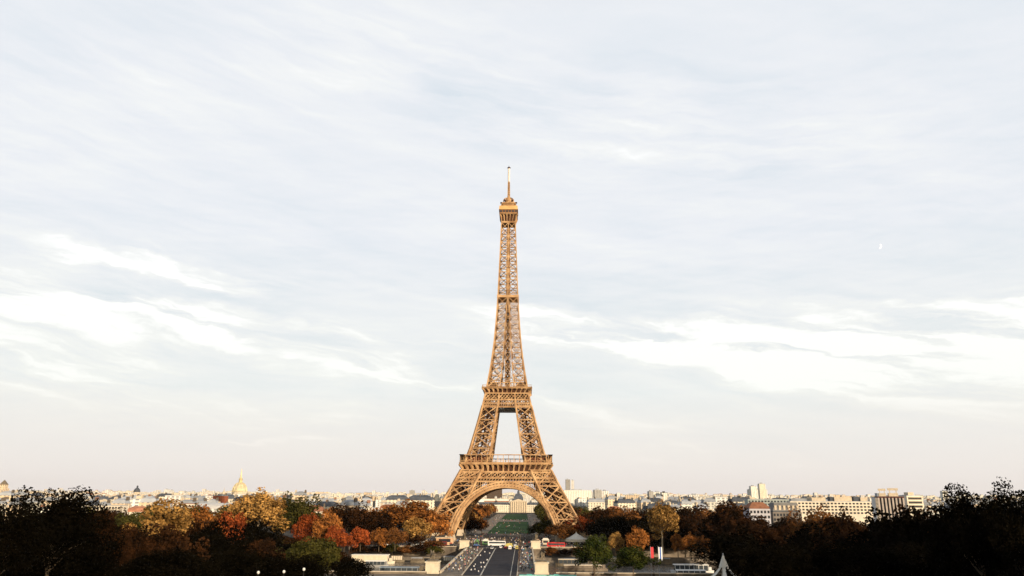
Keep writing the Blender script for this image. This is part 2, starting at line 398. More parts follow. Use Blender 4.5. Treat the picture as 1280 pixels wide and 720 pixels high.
def leg(z0, z1, nl, sx, sy, cw, dw, name):
    zs = np.linspace(z0, z1, nl+1); b = MB()
    for a, c in zip(zs[:-1], zs[1:]):
        P = lambda z: [Vector((sx*u, sy*v, z)) for u, v in ((WO(z),WO(z)), (WI(z),WO(z)), (WI(z),WI(z)), (WO(z),WI(z)))]
        p, q = P(a), P(c)
        for i in range(4):
            b.beam(p[i], q[i]+(q[i]-p[i])*.01, cw)
            j = (i+1) % 4
            xpanel(b, p[i], p[j], q[i], q[j], dw, True, True)
            # double members: each diagonal is a pair of angle irons
            o_ = (q[i]-p[i]).normalized()*dw*1.7
            b.beam(p[i]+o_, q[j]-o_*.0+(-o_), dw*.5); b.beam(p[j]+o_, q[i]-o_, dw*.5)
        b.beam(q[0], q[2], dw*.6); b.beam(q[1], q[3], dw*.6)
    return b.build(name, iron, tw)
for sx in (-1, 1):
    for sy in (-1, 1):
        lg = leg(4.5, 52, 4, sx, sy, 1.5, .78, 'leg')
        for u in (WO(2), WI(2)):
            for v in (WO(2), WI(2)):
                b = MB(); b.box(sx*u-3.2, sx*u+3.2, sy*v-3.2, sy*v+3.2, 0, 5.0, top=.9)
                b.build('masonry_base', stone, lg)
        b = MB()                               # lift track up the leg, coloured dark for the shade inside
        for k in (-1, 1):
            b.beam((sx*(49.8+k), sy*49.8, 4), (sx*(24+k), sy*24, 52), .5)
        for i in range(22):
            t_ = i/21; x = 49.8+(24-49.8)*t_; b.beam((sx*(x-1), sy*x, 4+48*t_), (sx*(x+1), sy*x, 4+48*t_), .3)
        b.build('lift_track', iron_dark_shade, lg)
        ul = leg(57.5, 103.1, 4, sx, sy, 1.35, .55, 'upper_leg')
        for par, za, zb, hw_, st_ in ((lg, 6, 50, 4.2, 3.1), (ul, 58, 102, 3.0, 2.4)):
            b = MB(); z_ = za; k = 0               # stairs and lift guides, added dark to give the leg its inner shade
            C_ = lambda z: (sx*(WO(z)+WI(z))/2, sy*(WO(z)+WI(z))/2)
            while z_ < zb-st_:
                (xa, ya), (xb, yb) = C_(z_), C_(z_+st_); u = hw_ if k % 2 else -hw_
                b.beam((xa-u, ya, z_), (xb+u, yb, z_+st_), .9, .5); b.beam((xa, ya-u, z_), (xb, yb+u, z_+st_), .9, .5)
                for p_, q_ in ((-1,-1),(1,-1),(1,1),(-1,1)): b.beam((xa+p_*hw_, ya+q_*hw_, z_), (xb+p_*hw_, yb+q_*hw_, z_+st_), .4)
                b.box(xb-hw_, xb+hw_, yb-.7, yb+.7, z_+st_-.15, z_+st_+.1); z_ += st_; k += 1
            b.build('stairway_shade', iron_dark_shade, par)
def rotk(pt, k):
    x, y, z = pt
    for _ in range(k): x, y = -y, x
    return (x, y, z)
def facepart(name, fn, m, sub=None):
    """build the front-side member and turn it to the four sides"""
    res = []
    b0 = MB(); fn(b0)
    for k in range(4):
        b = MB(); b.f = list(b0.f); b.m = list(b0.m); b.n = b0.n; b.v = [rotk(p, k) for p in b0.v]
        res.append(b.build(name, m, tw))
    return res
def arch_fn(b):
    cz, ri, ro = 1.6, 37.6, 41.4
    n = 44; pi_, po = [], []
    for j in range(n+1):
        th = R(6.5)+(math.pi-R(13))*j/n
        for r, l in ((ri, pi_), (ro, po)):
            x, z = r*math.cos(th), cz+r*math.sin(th); l.append(Vector((x, -WO(max(z,0))-.35, z)))
    for j in range(n):
        for dy in (0, 5.5):                     # front rib and rear rib with a soffit between
            o_ = Vector((0, dy, 0))
            b.beam(pi_[j]+o_, pi_[j+1]+o_, 1.1, 1.35); b.beam(po[j]+o_, po[j+1]+o_, 1.0, 1.1)
            b.beam(pi_[j]+o_, po[j+1]+o_, .42); b.beam(pi_[j+1]+o_, po[j]+o_, .42); b.beam(pi_[j]+o_, po[j]+o_, .55)
        d = Vector((0, 5.5, 0))
        b.add([pi_[j]+Vector((0,.4,-.3)), pi_[j+1]+Vector((0,.4,-.3)), pi_[j+1]+d+Vector((0,-.4,-.3)), pi_[j]+d+Vector((0,-.4,-.3))], [(0,1,2,3)])
        b.beam(po[j], po[j]+d, .5); b.beam(pi_[j], pi_[j]+d, .6)
        # web of the ring, with openings between its plates
        m = (pi_[j]*.55+po[j]*.45); m2 = (pi_[j+1]*.55+po[j+1]*.45)
        b.beam(m, m2, .5, 1.5)
facepart('arch', arch_fn, iron)
def spandrel_fn(b):
    zt = 43.2
    for i in range(-16, 17):
        x = i*1.75; zr = 1.6+math.sqrt(max(41.6**2-x*x, 0))
        y0, y1 = -WO(zr)+.2, -WO(zt)+.5
        if zr < zt-.3: b.beam((x, y0, zr), (x, y1, zt), .34)
    for s in (-1, 1):
        pr = None
        for i in range(0, 17):
            x = s*i*1.75; zr = 1.6+math.sqrt(max(41.6**2-x*x, 0)); z = min(zt-.5, zr+1.9)
            if z <= zr-.6: continue
            p = Vector((x, -WO(z)+.5, z))
            if pr: b.beam(pr, p, .3)
            pr = p
facepart('spandrel', spandrel_fn, iron)
def girder1_fn(b):
    z0, z1, z2, z3 = 43.2, 46.0, 50.3, 52.2
    def P(x, z): return Vector((x*WO(z)/WO(44), -WO(z)+.3, z))
    Wd = WO(44)
    for z, t_ in ((z0,.8),(z1,1.0),(z2,.9)): b.beam(P(-Wd, z), P(Wd, z), t_, t_*1.1)
    n = 34
    for i in range(n):
        x0, x1 = -Wd+2*Wd*i/n, -Wd+2*Wd*(i+1)/n
        for dy in (0, 4.5):
            o_ = Vector((0, dy, 0)); b.beam(P(x0,z0)+o_, P(x1,z1)+o_, .3); b.beam(P(x1,z0)+o_, P(x0,z1)+o_, .3)
    n = 17
    for i in range(n):
        x0, x1 = -Wd+2*Wd*i/n, -Wd+2*Wd*(i+1)/n; xm = (x0+x1)/2; zm = (z1+z2)/2
        for dy in (0,):
            o_ = Vector((0, dy, 0))
            b.beam(P(x0,z1)+o_, P(x1,z2)+o_, .6); b.beam(P(x1,z1)+o_, P(x0,z2)+o_, .6); b.beam(P(x0,z1)+o_, P(x0,z2)+o_, .5)
    b.beam((-WI(z0),-WO(z0)-.2,z0), (-WI(52),-WO(z2)-.2,z2), 1.5); b.beam((WI(z0),-WO(z0)-.2,z0), (WI(52),-WO(z2)-.2,z2), 1.5)
facepart('lattice_girder', girder1_fn, iron)
def truss_shade_fn(b):                              # floor beams added as a dark backing, for shade behind the girder
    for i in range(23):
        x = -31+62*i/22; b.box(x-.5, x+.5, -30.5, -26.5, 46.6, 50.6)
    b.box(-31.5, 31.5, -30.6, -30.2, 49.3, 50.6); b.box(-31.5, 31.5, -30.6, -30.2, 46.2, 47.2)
facepart('floor_truss_shade', truss_shade_fn, iron_dark_shade)
def cornice_fn(W0, W1, z0, z1, n, slab, backoff=0):
    """flared brackets under a projecting floor edge"""
    def fn(b):
        b.box(-W0+.2, W0-.2, -W0-.1, -W0+.5, z0, z1-.01, 1)                # wall behind the brackets, its dark colour standing for their shade
        b.box(-W0-.3, W0+.3, -W0-.5, -W0-.12, z0-.5, z0+.5)
        for i in range(n+1):
            x = -W0+2*W0*i/n; xo = -W1+2*W1*i/n
            tw_ = .42*(W1/35)+.12
            vs = []
            for (q, y, z) in ((x,-W0-.1,z0+.3), (x*.6+xo*.4,-W0-(W1-W0)*.35,z0+(z1-z0)*.45), (xo,-W1+.25,z1-.9), (xo,-W1+.25,z1-.02), (x,-W0-.1,z1-.02)):
                vs += [(q-tw_, y, z), (q+tw_, y, z)]
            b.add(vs, [(0,2,3,1),(2,4,5,3),(4,6,7,5),(0,8,6,4,2),(1,3,5,7,9)])
            # small arch linking the brackets
            if i < n:
                xn = -W1+2*W1*(i+1)/n; pr = None
                for j in range(7):
                    a_ = math.pi*j/6; p = Vector(((xo+xn)/2-math.cos(a_)*(xn-xo)/2, -W1+.35, z1-1.3+math.sin(a_)*1.1))
                    if pr: b.beam(pr, p, .2, .3)
                    pr = p
        b.box(-W1, W1, -W1, -W1+1.2, z1, z1+slab)
        b.box(-W1-.25, W1+.25, -W1-.25, -W1-.003, z1+slab-.45, z1+slab)
        b.box(-W1-.2, W1+.2, -W1-.2, -W1-.003, z1+.1, z1+.4)
    return fn
facepart('first_cornice', cornice_fn(33.4, 36.1, 50.7, 56.3, 17, 1.5), [iron, iron_dark_shade])
def ring_floor(name, W1, hole, z0, z1, m):
    b = MB()
    b.box(-W1, W1, -W1, -hole, z0, z1); b.box(-W1, W1, hole, W1, z0, z1)
    b.box(-W1, -hole, -hole, hole, z0, z1); b.box(hole, W1, -hole, hole, z0, z1)
    return b.build(name, m, tw)
ring_floor('first_floor', 34.1, 15, 56.35, 57.5, iron_dark_shade)
def gallery_fn(b):
    W1, z0, z1 = 35.9, 57.85, 63.2
    b.box(-W1-.3, W1+.3, -W1-.3, -W1+3.4, z1, z1+.55)
    n = 17
    for i in range(n+1):
        x = -W1+.35+(2*W1-.7)*i/n; b.box(x-.2, x+.2, -W1+.15, -W1+.55, z0, z1-.01)
        if i % 2 == 0: b.box(x-.14, x+.14, -W1+2.8, -W1+3.1, z0, z1-.01)
    b.box(-W1, W1, -W1+.2, -W1+.35, z0+1.1, z0+1.3)
    for i in range(90):
        x = -W1+2*W1*i/90; b.box(x-.06, x+.06, -W1+.22, -W1+.32, z0, z0+1.09)
facepart('gallery', gallery_fn, iron)
# glass pavilions set back on the first floor, near the legs
for k in range(4):
    for s in (-1, 1):
        b = MB(); x0, x1 = (13.5, 30.0) if s > 0 else (-30.0, -13.5)
        b.box(x0, x1, -30.6, -22, 57.55, 62.6, 0); b.box(x0-.3, x1+.3, -30.9, -21.7, 62.61, 63.1, 1)
        for i in range(7):
            x = x0+(x1-x0)*i/6; b.box(x-.22, x+.22, -30.85, -30.61, 57.6, 62.6, 1)
        b.v = [rotk(p, k) for p in b.v]; b.build('pavilion', [mat('pavilion_red', (.14,.045,.03), .4, .2, .2), iron], tw)
# second level
def girder2_fn(b):
    z0, z1, z2, z3 = 102.1, 105.2, 108.2, 113.9
    def P(x, z): return Vector((x*WO(z)/WO(107), -WO(z)+.1, z))
    Wd = WO(107)
    for z, t_ in ((z0,.8),(z1,.7),(z2,.9),(z3,.9)): b.beam(P(-Wd, z), P(Wd, z), t_, t_)
    for (za, zb, n, t_) in ((z0,z1,22,.32),(z1,z2,22,.3),(z2,z3,7,.55)):
        for i in range(n):
            x0, x1 = -Wd+2*Wd*i/n, -Wd+2*Wd*(i+1)/n
            for dy in (0, 3.2):
                o_ = Vector((0, dy, 0)); b.beam(P(x0,za)+o_, P(x1,zb)+o_, t_); b.beam(P(x1,za)+o_, P(x0,zb)+o_, t_)
                if n == 7:
                    xm = (x0+x1)/2; zm = (za+zb)/2
                    for q in ((x0,zm,xm,zb),(xm,zb,x1,zm),(x0,zm,xm,za),(xm,za,x1,zm)): b.beam(P(q[0],q[1])+o_, P(q[2],q[3])+o_, .3)
    for s in (-1, 1):
        for u in (6.9/18.9*Wd, Wd): b.beam(P(s*u, z0), P(s*u, z3), 1.15)
facepart('upper_girder', girder2_fn, iron)
facepart('second_cornice', cornice_fn(17.9, 20.3, 113.5, 117.6, 10, 1.0), [iron, iron_dark_shade])
ring_floor('second_floor', 19, 4, 117.5, 118.3, iron_dark_shade)
b = MB(); b.box(-7.2, 7.2, -7.2, 7.2, 101.2, 102.0); b.box(-7, 7, 8, 16.6, 102.8, 106); b.build('skylit_far_side', mat('steel_and_skylight_grey', (.2,.24,.28), .6, .2, .3), tw)  # stands for far girder and floor, sky light put into the blue-grey
def rail2_fn(b):
    W1 = 20.1
    b.box(-W1, W1, -W1, -W1+.2, 120.0, 120.25)
    for i in range(50):
        x = -W1+2*W1*i/50; b.box(x-.07, x+.07, -W1+.03, -W1+.17, 118.8, 119.99)
    W2 = 15.9
    b.box(-W2, W2, -W2, -W2+2, 122.2, 122.9); b.box(-W2, W2, -W2, -W2+.2, 124.0, 124.2)
    for i in range(19):
        x = -W2+2*W2*i/18; b.box(x-.14, x+.14, -W2+.05, -W2+.3, 118.8, 123.99)
facepart('railing', rail2_fn, iron)
for sx in (-1,1):
    for sy in (-1,1): 
        b = MB(); b.box(min(sx*7.5,sx*14), max(sx*7.5,sx*14), min(sy*7.5,sy*14), max(sy*7.5,sy*14), 118.32, 122.1); b.build('shop', iron_dark_shade, tw)
# shaft above the second floor
b = MB(); bd = MB(); bl = MB()
z = 118.3; lv = [z]
while z < 262:
    hstep = max(5.2, (WO(z)-WI(z))*1.0 if WI(z) > .6 else WO(z)*.92); z += hstep; lv.append(min(z, 266.5))
lv[-1] = 266.5
for a, c in zip(lv[:-1], lv[1:]):
    t_ = .33+.20*(WO(a)/17)
    for k in range(4):
        def P(x, z, y=None): return Vector(rotk((x, -WO(z) if y is None else y, z), k))
        Wa, Wc, Ia, Ic = WO(a), WO(c), WI(a), WI(c)
        b.beam(P(-Wa, a), P(-Wc, c+.1), t_*2.3)
        for s in (-1, 1):
            xpanel(b, P(s*Wa, a), P(s*Ia, a), P(s*Wc, c), P(s*Ic, c), t_*1.2, True, False)
            if a < 200: xpanel(b, P(s*Ia,a,-Ia), P(s*Ia,a,-Wa), P(s*Ic,c,-Ic), P(s*Ic,c,-Wc), t_*.7, True, False)
            if a < 200: b.beam(P(s*Ia, a), P(s*Ic, c), t_*1.5)
        if a >= 190: b.beam(P(0, a), P(0, c), t_*2.0)
        elif Ia > 2.4: xpanel(b, P(-Ia, a), P(Ia, a), P(-Ic, c), P(Ic, c), t_*.6)
    for sx in (-1, 1): b.beam((sx*WO(c), WO(c), c), (-sx*WO(c), -WO(c), c), t_*.7)
b.build('shaft', iron, tw)
zz = 118.3
while zz < 262:
    for sx in (-1, 1):
        for sy in (-1, 1):
            q = min(2.0, .35+WO(zz)*.13); b_ = bl
            b_.beam((sx*q, sy*q, zz), (sx*q, sy*q, zz+6.1), .75)
            b_.beam((sx*q, sy*q, zz), (-sx*q, sy*q, zz+6), .5); b_.beam((sx*q, sy*q, zz), (sx*q, -sy*q, zz+6), .5); bd.beam((sx*q*.5, sy*q*.5, zz), (-sx*q*.5, sy*q*.5, zz+3), .7); bd.beam((-sx*q*.5, sy*q*.5, zz+3), (sx*q*.5, -sy*q*.5, zz+6), .7)
    zz += 6
ls_ = bl.build('lift_shaft', iron, tw); bd.build('spiral_stair', iron_dark_shade, ls_)
b = MB(); b.box(-9.1, 9.1, -9.1, 9.1, 197.2, 197.9)
for k in range(4):
    c = MB(); c.box(-9.3, 9.3, -9.4, -9.12, 197.0, 199.2); b.add([rotk(p, k) for p in c.v], c.f)
b.build('middle_platform', iron, tw)
# summit
facepart('summit_bracket', cornice_fn(6.0, 7.9, 267.5, 274.6, 5, .6), [iron, iron_dark_shade])
b = MB(); b.box(-7.4, 7.4, -7.4, 7.4, 274.7, 275.4); b.build('summit_floor', iron_dark_shade, tw)
b = MB(); b.box(-7.7, 7.7, -7.7, 7.7, 275.42, 278.4); cab = b.build('cabin', mat('cabin_brown', (.22,.11,.05), .6, .2, .4), tw)
for k in range(4):
    for i in range(6):
        b = MB(); x = -6.6+i*2.64; b.box(x-.9, x+.9, -7.85, -7.72, 276.2, 277.7); b.v = [rotk(p, k) for p in b.v]; b.build('window', glass_d, cab)
b = MB(); b.box(-8.3, 8.3, -8.3, 8.3, 278.42, 282.0, top=.15); b.box(-8.5, 8.5, -8.5, 8.5, 278.3, 279.1); b.build('upper_deck', iron_l, tw)
b = MB()
for k in range(4):
    c = MB()
    for i in range(11):
        x = -6.5+i*1.3; c.beam((x, -6.8, 282), (x*.85, -5.9, 285.5), .22)
    c.beam((-6.8,-6.8,284), (6.8,-6.8,284), .25); b.add([rotk(p, k) for p in c.v], c.f)
b.build('cage', iron, tw)
b = MB(); b.box(-5.2, 5.2, -5.2, 5.2, 282, 285.4); b.box(-6, 6, -6, 6, 285.45, 286.2); b.build('apartment', iron, tw)
b = MB()
for k in range(4):                           # four lattice arcs carrying the lantern
    pr = None
    for j in range(9):
        a_ = math.pi/2*j/8; r = 5.6*math.cos(a_)+.9; p = Vector(rotk((r*.72, -r*.72, 286.2+6*math.sin(a_)), k))
        if pr is not None: b.beam(pr, p, .75)
        pr = p
b.lathe([(3.4,286.2),(3.4,288.8),(3.7,289),(3.3,290.6),(2.4,292),(1.3,293.4),(1.2,294.5)], 14)
b.build('lantern', iron, tw)
for k in range(6):
    a_ = k*math.pi/3; b = MB(); b.tube([(6*math.cos(a_), 6*math.sin(a_), 286.2), (6*math.cos(a_), 6*math.sin(a_), 288.5)], .55, 8)
    b.tube([(6.6*math.cos(a_), 6.6*math.sin(a_), 287.9), (7.6*math.cos(a_), 7.6*math.sin(a_), 288.0)], .8, 8)
    b.tube([(6*math.cos(a_), 6*math.sin(a_), 288), (6.8*math.cos(a_), 6.8*math.sin(a_), 288)], .2, 6); b.build('dish_aerial', iron_dark_shade, tw)
b = MB(); zz = 294.4
while zz < 308:
    q = .95-(zz-294)*.018
    for sx in (-1,1):
        for sy in (-1,1):
            b.beam((sx*q,sy*q,zz), (sx*q,sy*q,zz+1.8), .42); b.beam((sx*q,sy*q,zz), (-sx*q,sy*q,zz+1.7), .3); b.beam((sx*q,sy*q,zz), (sx*q,-sy*q,zz+1.7), .3)
    b.box(-q-.3, q+.3, -q-.3, q+.3, zz, zz+.3); zz += 1.75
b.build('mast', iron, tw)
b = MB(); b.lathe([(.95,308.4),(.95,321.6),(.7,321.8)], 12); b.build('antenna', mat('antenna_white', (.72,.68,.62), .5, .08, 1), tw)
b = MB(); b.lathe([(.4,321.8),(1.3,322.0),(1.3,322.8),(.3,323.0),(.22,324.4)], 10); b.beam((-1.7,0,322.4), (1.7,0,322.4), .3); b.build('antenna_tip', iron_dark_shade, tw)

# ------------------------------------------------------------------ trees
def leafmat(name, c1, c2, sc=2.2, rnd=.25): return mat(name, c1, .9, .3, sc, col2=c2, spec=0, rnd=rnd, contrast=(.38,.62))
LM = {
 'dark':  leafmat('shade_black_leaves', (.003,.0027,.0015), (.007,.0055,.003), rnd=.3),  # near-black leaf colour carries the shade on these trees
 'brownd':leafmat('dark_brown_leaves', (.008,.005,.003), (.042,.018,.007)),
 'olive': leafmat('olive_leaves', (.035,.036,.010), (.085,.075,.018)),
 'green': leafmat('green_leaves', (.022,.034,.008), (.06,.065,.014)),
 'gold':  leafmat('golden_leaves', (.10,.052,.014), (.46,.26,.08), 2.8),
 'orange':leafmat('orange_leaves', (.085,.032,.010), (.40,.155,.038), 2.8),
 'rust':  leafmat('rust_red_leaves', (.10,.022,.008), (.38,.09,.025), 2.8),
 'brown': leafmat('brown_leaves', (.045,.02,.008), (.24,.10,.03), 2.6),
}
def crown_mesh(seed, nleaf, leaf, nclump=46, rc=.26, flat_=1.0):
    """unit crown: radius 1, height -1..1; leaf-sized faces gathered in clumps"""
    g = np.random.default_rng(seed)
    d = g.normal(size=(nclump, 3)); d /= np.linalg.norm(d, axis=1)[:, None]
    d[:, 2] = np.abs(d[:, 2])*1.2-.6*(g.random(nclump))
    r = .35+.60*g.random(nclump)**.8
    c = d*r[:, None]; lump = 1+.16*np.sin(3*np.arctan2(d[:,1], d[:,0])+g.random()*6)+.10*np.sin(5*np.arctan2(d[:,1], d[:,0])+g.random()*6)
    c[:, :2] *= lump[:, None]; c[:, 2] *= flat_
    rr = rc*(.6+.8*g.random(nclump))
    w = rr**2; w /= w.sum(); idx = g.choice(nclump, nleaf, p=w)
    q = g.normal(size=(nleaf, 3)); q /= np.linalg.norm(q, axis=1)[:, None]
    pos = c[idx]+q*(rr[idx]*(.55+.5*g.random(nleaf)**.5))[:, None]
    u = g.normal(size=(nleaf, 3)); u /= np.linalg.norm(u, axis=1)[:, None]
    v = np.cross(u, q+.6*g.normal(size=(nleaf, 3))); v /= np.linalg.norm(v, axis=1)[:, None]+1e-9
    k = np.percentile(np.linalg.norm(pos[:, :2], axis=1), 97); pos[:, :2] /= k; c[:, :2] /= k
    kz = np.percentile(pos[:, 2], 99.5); pos[:, 2] /= kz; c[:, 2] /= kz
    s = leaf*(.5+1.0*g.random(nleaf))[:, None]
    V = np.stack([pos-u*s-v*s*.6, pos+u*s*.2-v*s, pos+u*s+v*s*.5, pos-u*s*.3+v*s], 1).reshape(-1, 3)
    me = bpy.data.meshes.new('crown'); me.vertices.add(len(V)); me.vertices.foreach_set('co', V.ravel())
    me.loops.add(nleaf*4); me.loops.foreach_set('vertex_index', np.arange(nleaf*4))
    me.polygons.add(nleaf); me.polygons.foreach_set('loop_start', np.arange(nleaf)*4); me.polygons.foreach_set('loop_total', np.full(nleaf, 4))
    me.update(); me.validate(); me.materials.append(LM['dark']); return me, c
def trunk_mesh(seed, cl, th=1.0):
    """trunk from z=-2.1 (ground) to the crown centre, limbs towards clumps"""
    g = random.Random(seed); b = MB()
    b.tube([(0,0,-2.1),(.02,.01,-1.6),(.0,.04,-1.0),(.04,0,-.4),(0,.03,.2)], [.085*th,.062*th,.055*th,.042*th,.02*th], 7)
    for i in g.sample(range(len(cl)), min(11, len(cl))):
        p = Vector(cl[i]); z0 = -1.05+g.random()*.8; s = Vector((.02, .02, z0)); m = s.lerp(p, .5)+Vector((0,0,.12))
        b.tube([s, m, p], [.034*th, .022*th, .008*th], 5)
    me = b.mesh('trunk', bark); return me
CR = []
for i in range(6):
    me, c = crown_mesh(20+i, 7500, .034, 60, .25); CR.append((me, trunk_mesh(i, c)))
CF = []                                     # for trees farther off: bigger leaf clumps, fewer
for i in range(6):
    me, c = crown_mesh(60+i, 2600, .052, 38, .28); CF.append((me, trunk_mesh(30+i, c)))
CN = []
for i in range(4):
    me, c = crown_mesh(90+i, 24000, .018, 130, .20); CN.append((me, trunk_mesh(50+i, c)))
def tree(px, Y, ytop, wpx, kind, label, group=None, base=None, asp=None, pale=False, lib=None, name='tree'):
    x = wx(px, Y, 15); ztop = wz(px, ytop, Y); g0 = (gz(Y) if Y < 340 else gfar(Y)) if base is None else base
    dist = Y
    r = wpx*dist/F/2*1.18; H = max(ztop-g0, 4)
    ch = min(H*(.46 if not pale else .40), r*1.45 if asp is None else r*asp)     # half height of the crown
    lib = lib or (CN if Y < 200 else CR if Y < 620 else CF)
    me, tm = random.choice(lib)
    t_ = thing(name, label, 'tree', (x, Y, g0), 0, group)
    zc = H-ch*1.0
    c = obj('crown', me, t_, (0, 0, zc)); c.scale = (r, r, ch); c.rotation_euler = (0, 0, random.random()*6.28)
    c.material_slots[0].link = 'OBJECT'; c.material_slots[0].material = LM[kind]
    k = obj('trunk', tm, t_, (0, 0, zc)); sx = min(r, zc/2.1*1.1)
    k.scale = (sx, sx, zc/2.1); k.rotation_euler = c.rotation_euler
    if pale: k.material_slots[0].link = 'OBJECT'; k.material_slots[0].material = bark_l
    return t_
# individually recognisable trees (column, distance, crown top row, crown width, foliage)
FE = [
 (322,470,616,66,'gold','largest golden plane tree on the left, pale trunk showing under it',1),
 (372,520,619,44,'olive','olive and brown tree just right of the largest golden plane tree',0),
 (205,330,627,74,'gold','wide golden tree with brown leaves left of the orange one, under the white slab tower',0),
 (245,345,634,50,'orange','orange tree in front of the long white hall on the left',0),
 (286,400,642,44,'rust','red orange tree directly left of the largest golden plane tree',0),
 (388,478,644,34,'rust','bright red tree right of the largest golden plane tree',0),
 (410,470,640,30,'orange','orange tree beside the bright red tree, left of the dark brown pair',0),
 (421,455,658,22,'rust','small red tree at the foot of the dark brown pair',0),
 (436,520,630,46,'brownd','dark brown round tree left of centre, below the pale city',0),
 (470,520,640,44,'brownd','darkest low round tree between two brown trees left of the iron tower',0),
 (505,560,627,62,'orange','big round orange brown tree nearest the left leg of the iron tower',0),
 (488,600,634,44,'brownd','dark brown tree tucked behind the big round orange brown tree',0),
 (520,510,648,30,'gold','golden feathery tree in front of the big round orange brown tree',0),
 (545,548,640,40,'orange','orange tree touching the left foot of the iron tower',0),
 (432,462,668,22,'rust','salmon red small tree at the left end of the low row',0),
 (452,468,660,24,'rust','small red tree second in the low row behind the river wall',0),
 (475,470,661,22,'orange','small orange tree third in the low row behind the river wall',0),
 (495,474,660,26,'brown','small brown tree fourth in the low row behind the river wall',0),
 (402,300,673,52,'olive','dark olive tree with a rounded top left of the river',0),
 (440,275,698,44,'dark','low dark bush-like tree at the left river edge',0),
 (350,290,690,52,'olive','dim olive tree left of the rounded olive tree near the bottom edge',0),
 (305,300,684,50,'brownd','dim brown tree beneath the largest golden plane tree',0),
 (262,250,668,60,'dark','black tree below the orange tree on the left',0),
 (700,556,655,36,'brown','olive brown tree in front of the right foot of the iron tower',0),
 (727,566,646,30,'rust','red orange tree directly right of the right foot of the iron tower',0),
 (827,476,630,40,'gold','tall golden tree with a pale trunk right of the iron tower',1),
 (797,440,660,24,'orange','bright orange small tree right of the white carousel',0),
 (768,450,666,18,'gold','small gold tree left of the bright orange small tree',0),
 (742,328,670,38,'green','dense dark green tree standing below the white carousel',0),
 (790,330,684,46,'green','lower spreading green tree between the carousel and the banners',0),
 (846,440,668,14,'orange','tiny orange tree above the white boats on the right',0),
 (862,428,668,22,'orange','orange brown tree right of the tiny orange tree',0),
 (878,420,672,20,'brown','smallest brown orange tree at the edge of the dark wood',0),
 (912,420,629,60,'brownd','rust topped dark tree rising left of the twin pale towers',0),
 (1020,350,636,56,'brown','brown orange tree in front of the long office building',0),
 (1058,330,642,48,'brownd','dark tree with orange tips in front of the long office building',0),
 (950,330,655,40,'brownd','dark reddish tree below the white house with an orange roof',0),
 (1158,210,636,60,'brownd','dark rusty tree right of the striped building',0),
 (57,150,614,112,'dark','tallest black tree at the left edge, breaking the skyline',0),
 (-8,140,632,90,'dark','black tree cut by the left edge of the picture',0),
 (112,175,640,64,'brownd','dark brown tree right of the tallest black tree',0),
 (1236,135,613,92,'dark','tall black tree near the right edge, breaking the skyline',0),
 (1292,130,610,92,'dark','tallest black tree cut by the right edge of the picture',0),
]
for px, Y, yt, wp, kd, lab, pale in FE: tree(px, Y, yt, wp, kd, lab, pale=bool(pale))
# the shaded wood on the slope below the terrace, left and right
def wood(n, px0, px1, Y0, Y1, ytf, kinds, label, group, w=(50,85)):
    for i in range(n):
        px = px0+(px1-px0)*(i+.5)/n+random.uniform(-.4,.4)*(px1-px0)/n; Yd = random.uniform(Y0, Y1)
        tree(px, Yd, ytf(px)+random.uniform(-4,5), random.uniform(*w), random.choice(kinds), label, group)
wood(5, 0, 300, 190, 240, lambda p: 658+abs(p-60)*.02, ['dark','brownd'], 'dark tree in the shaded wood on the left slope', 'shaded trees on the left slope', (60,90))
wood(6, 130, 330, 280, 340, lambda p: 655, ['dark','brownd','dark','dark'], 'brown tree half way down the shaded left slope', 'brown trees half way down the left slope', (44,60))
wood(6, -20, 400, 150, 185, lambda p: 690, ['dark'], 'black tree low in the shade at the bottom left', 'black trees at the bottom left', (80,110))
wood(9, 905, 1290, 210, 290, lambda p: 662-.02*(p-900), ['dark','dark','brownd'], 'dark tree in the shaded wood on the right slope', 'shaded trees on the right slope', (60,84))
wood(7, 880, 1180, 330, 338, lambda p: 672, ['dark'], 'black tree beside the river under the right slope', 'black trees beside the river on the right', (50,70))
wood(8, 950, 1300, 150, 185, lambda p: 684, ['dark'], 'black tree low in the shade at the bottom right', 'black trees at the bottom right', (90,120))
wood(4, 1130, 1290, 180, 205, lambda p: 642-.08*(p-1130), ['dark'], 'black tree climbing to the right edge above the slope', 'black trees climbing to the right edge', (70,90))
# trees on the far bank, mid distance
def row(n, px0, px1, Y0, Y1, ytf, kinds, label, group, w):
    for i in range(n):
        px = px0+(px1-px0)*(i+.5)/n+random.uniform(-.3,.3)*(px1-px0)/n; Yd = random.uniform(Y0, Y1)
        tree(px, Yd, ytf(px)+random.uniform(-2,3), random.uniform(*w), random.choice(kinds), label, group)
row(12, 60, 470, 560, 660, lambda p: 634, ['brown','brownd','olive','orange'], 'brown tree behind the far bank left of the iron tower', 'autumn trees behind the far bank on the left', (34,48))
row(7, 90, 300, 420, 500, lambda p: 640, ['brownd','brown','olive'], 'shaded tree on the far bank at the left', 'shaded trees on the far bank at the left', (38,50))
row(8, 505, 560, 700, 820, lambda p: 640, ['brown','orange'], 'brown tree behind the left leg of the iron tower', 'brown trees behind the left leg', (18,24))
row(11, 735, 940, 590, 680, lambda p: 634, ['brown','brownd'], 'brown topped tree behind the far bank right of the iron tower', 'autumn trees behind the far bank on the right', (34,46))
row(9, 745, 890, 505, 560, lambda p: 646, ['dark','brownd'], 'dark tree on the far bank right of the white carousel', 'dark trees on the far bank at the right', (30,40))
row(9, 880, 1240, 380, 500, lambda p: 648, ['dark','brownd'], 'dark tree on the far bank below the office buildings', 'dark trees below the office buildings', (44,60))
wood(6, 300, 420, 430, 500, lambda p: 672, ['brownd','olive','brown'], 'shaded tree under the golden plane tree on the far bank', 'shaded trees under the golden plane tree', (30,40))
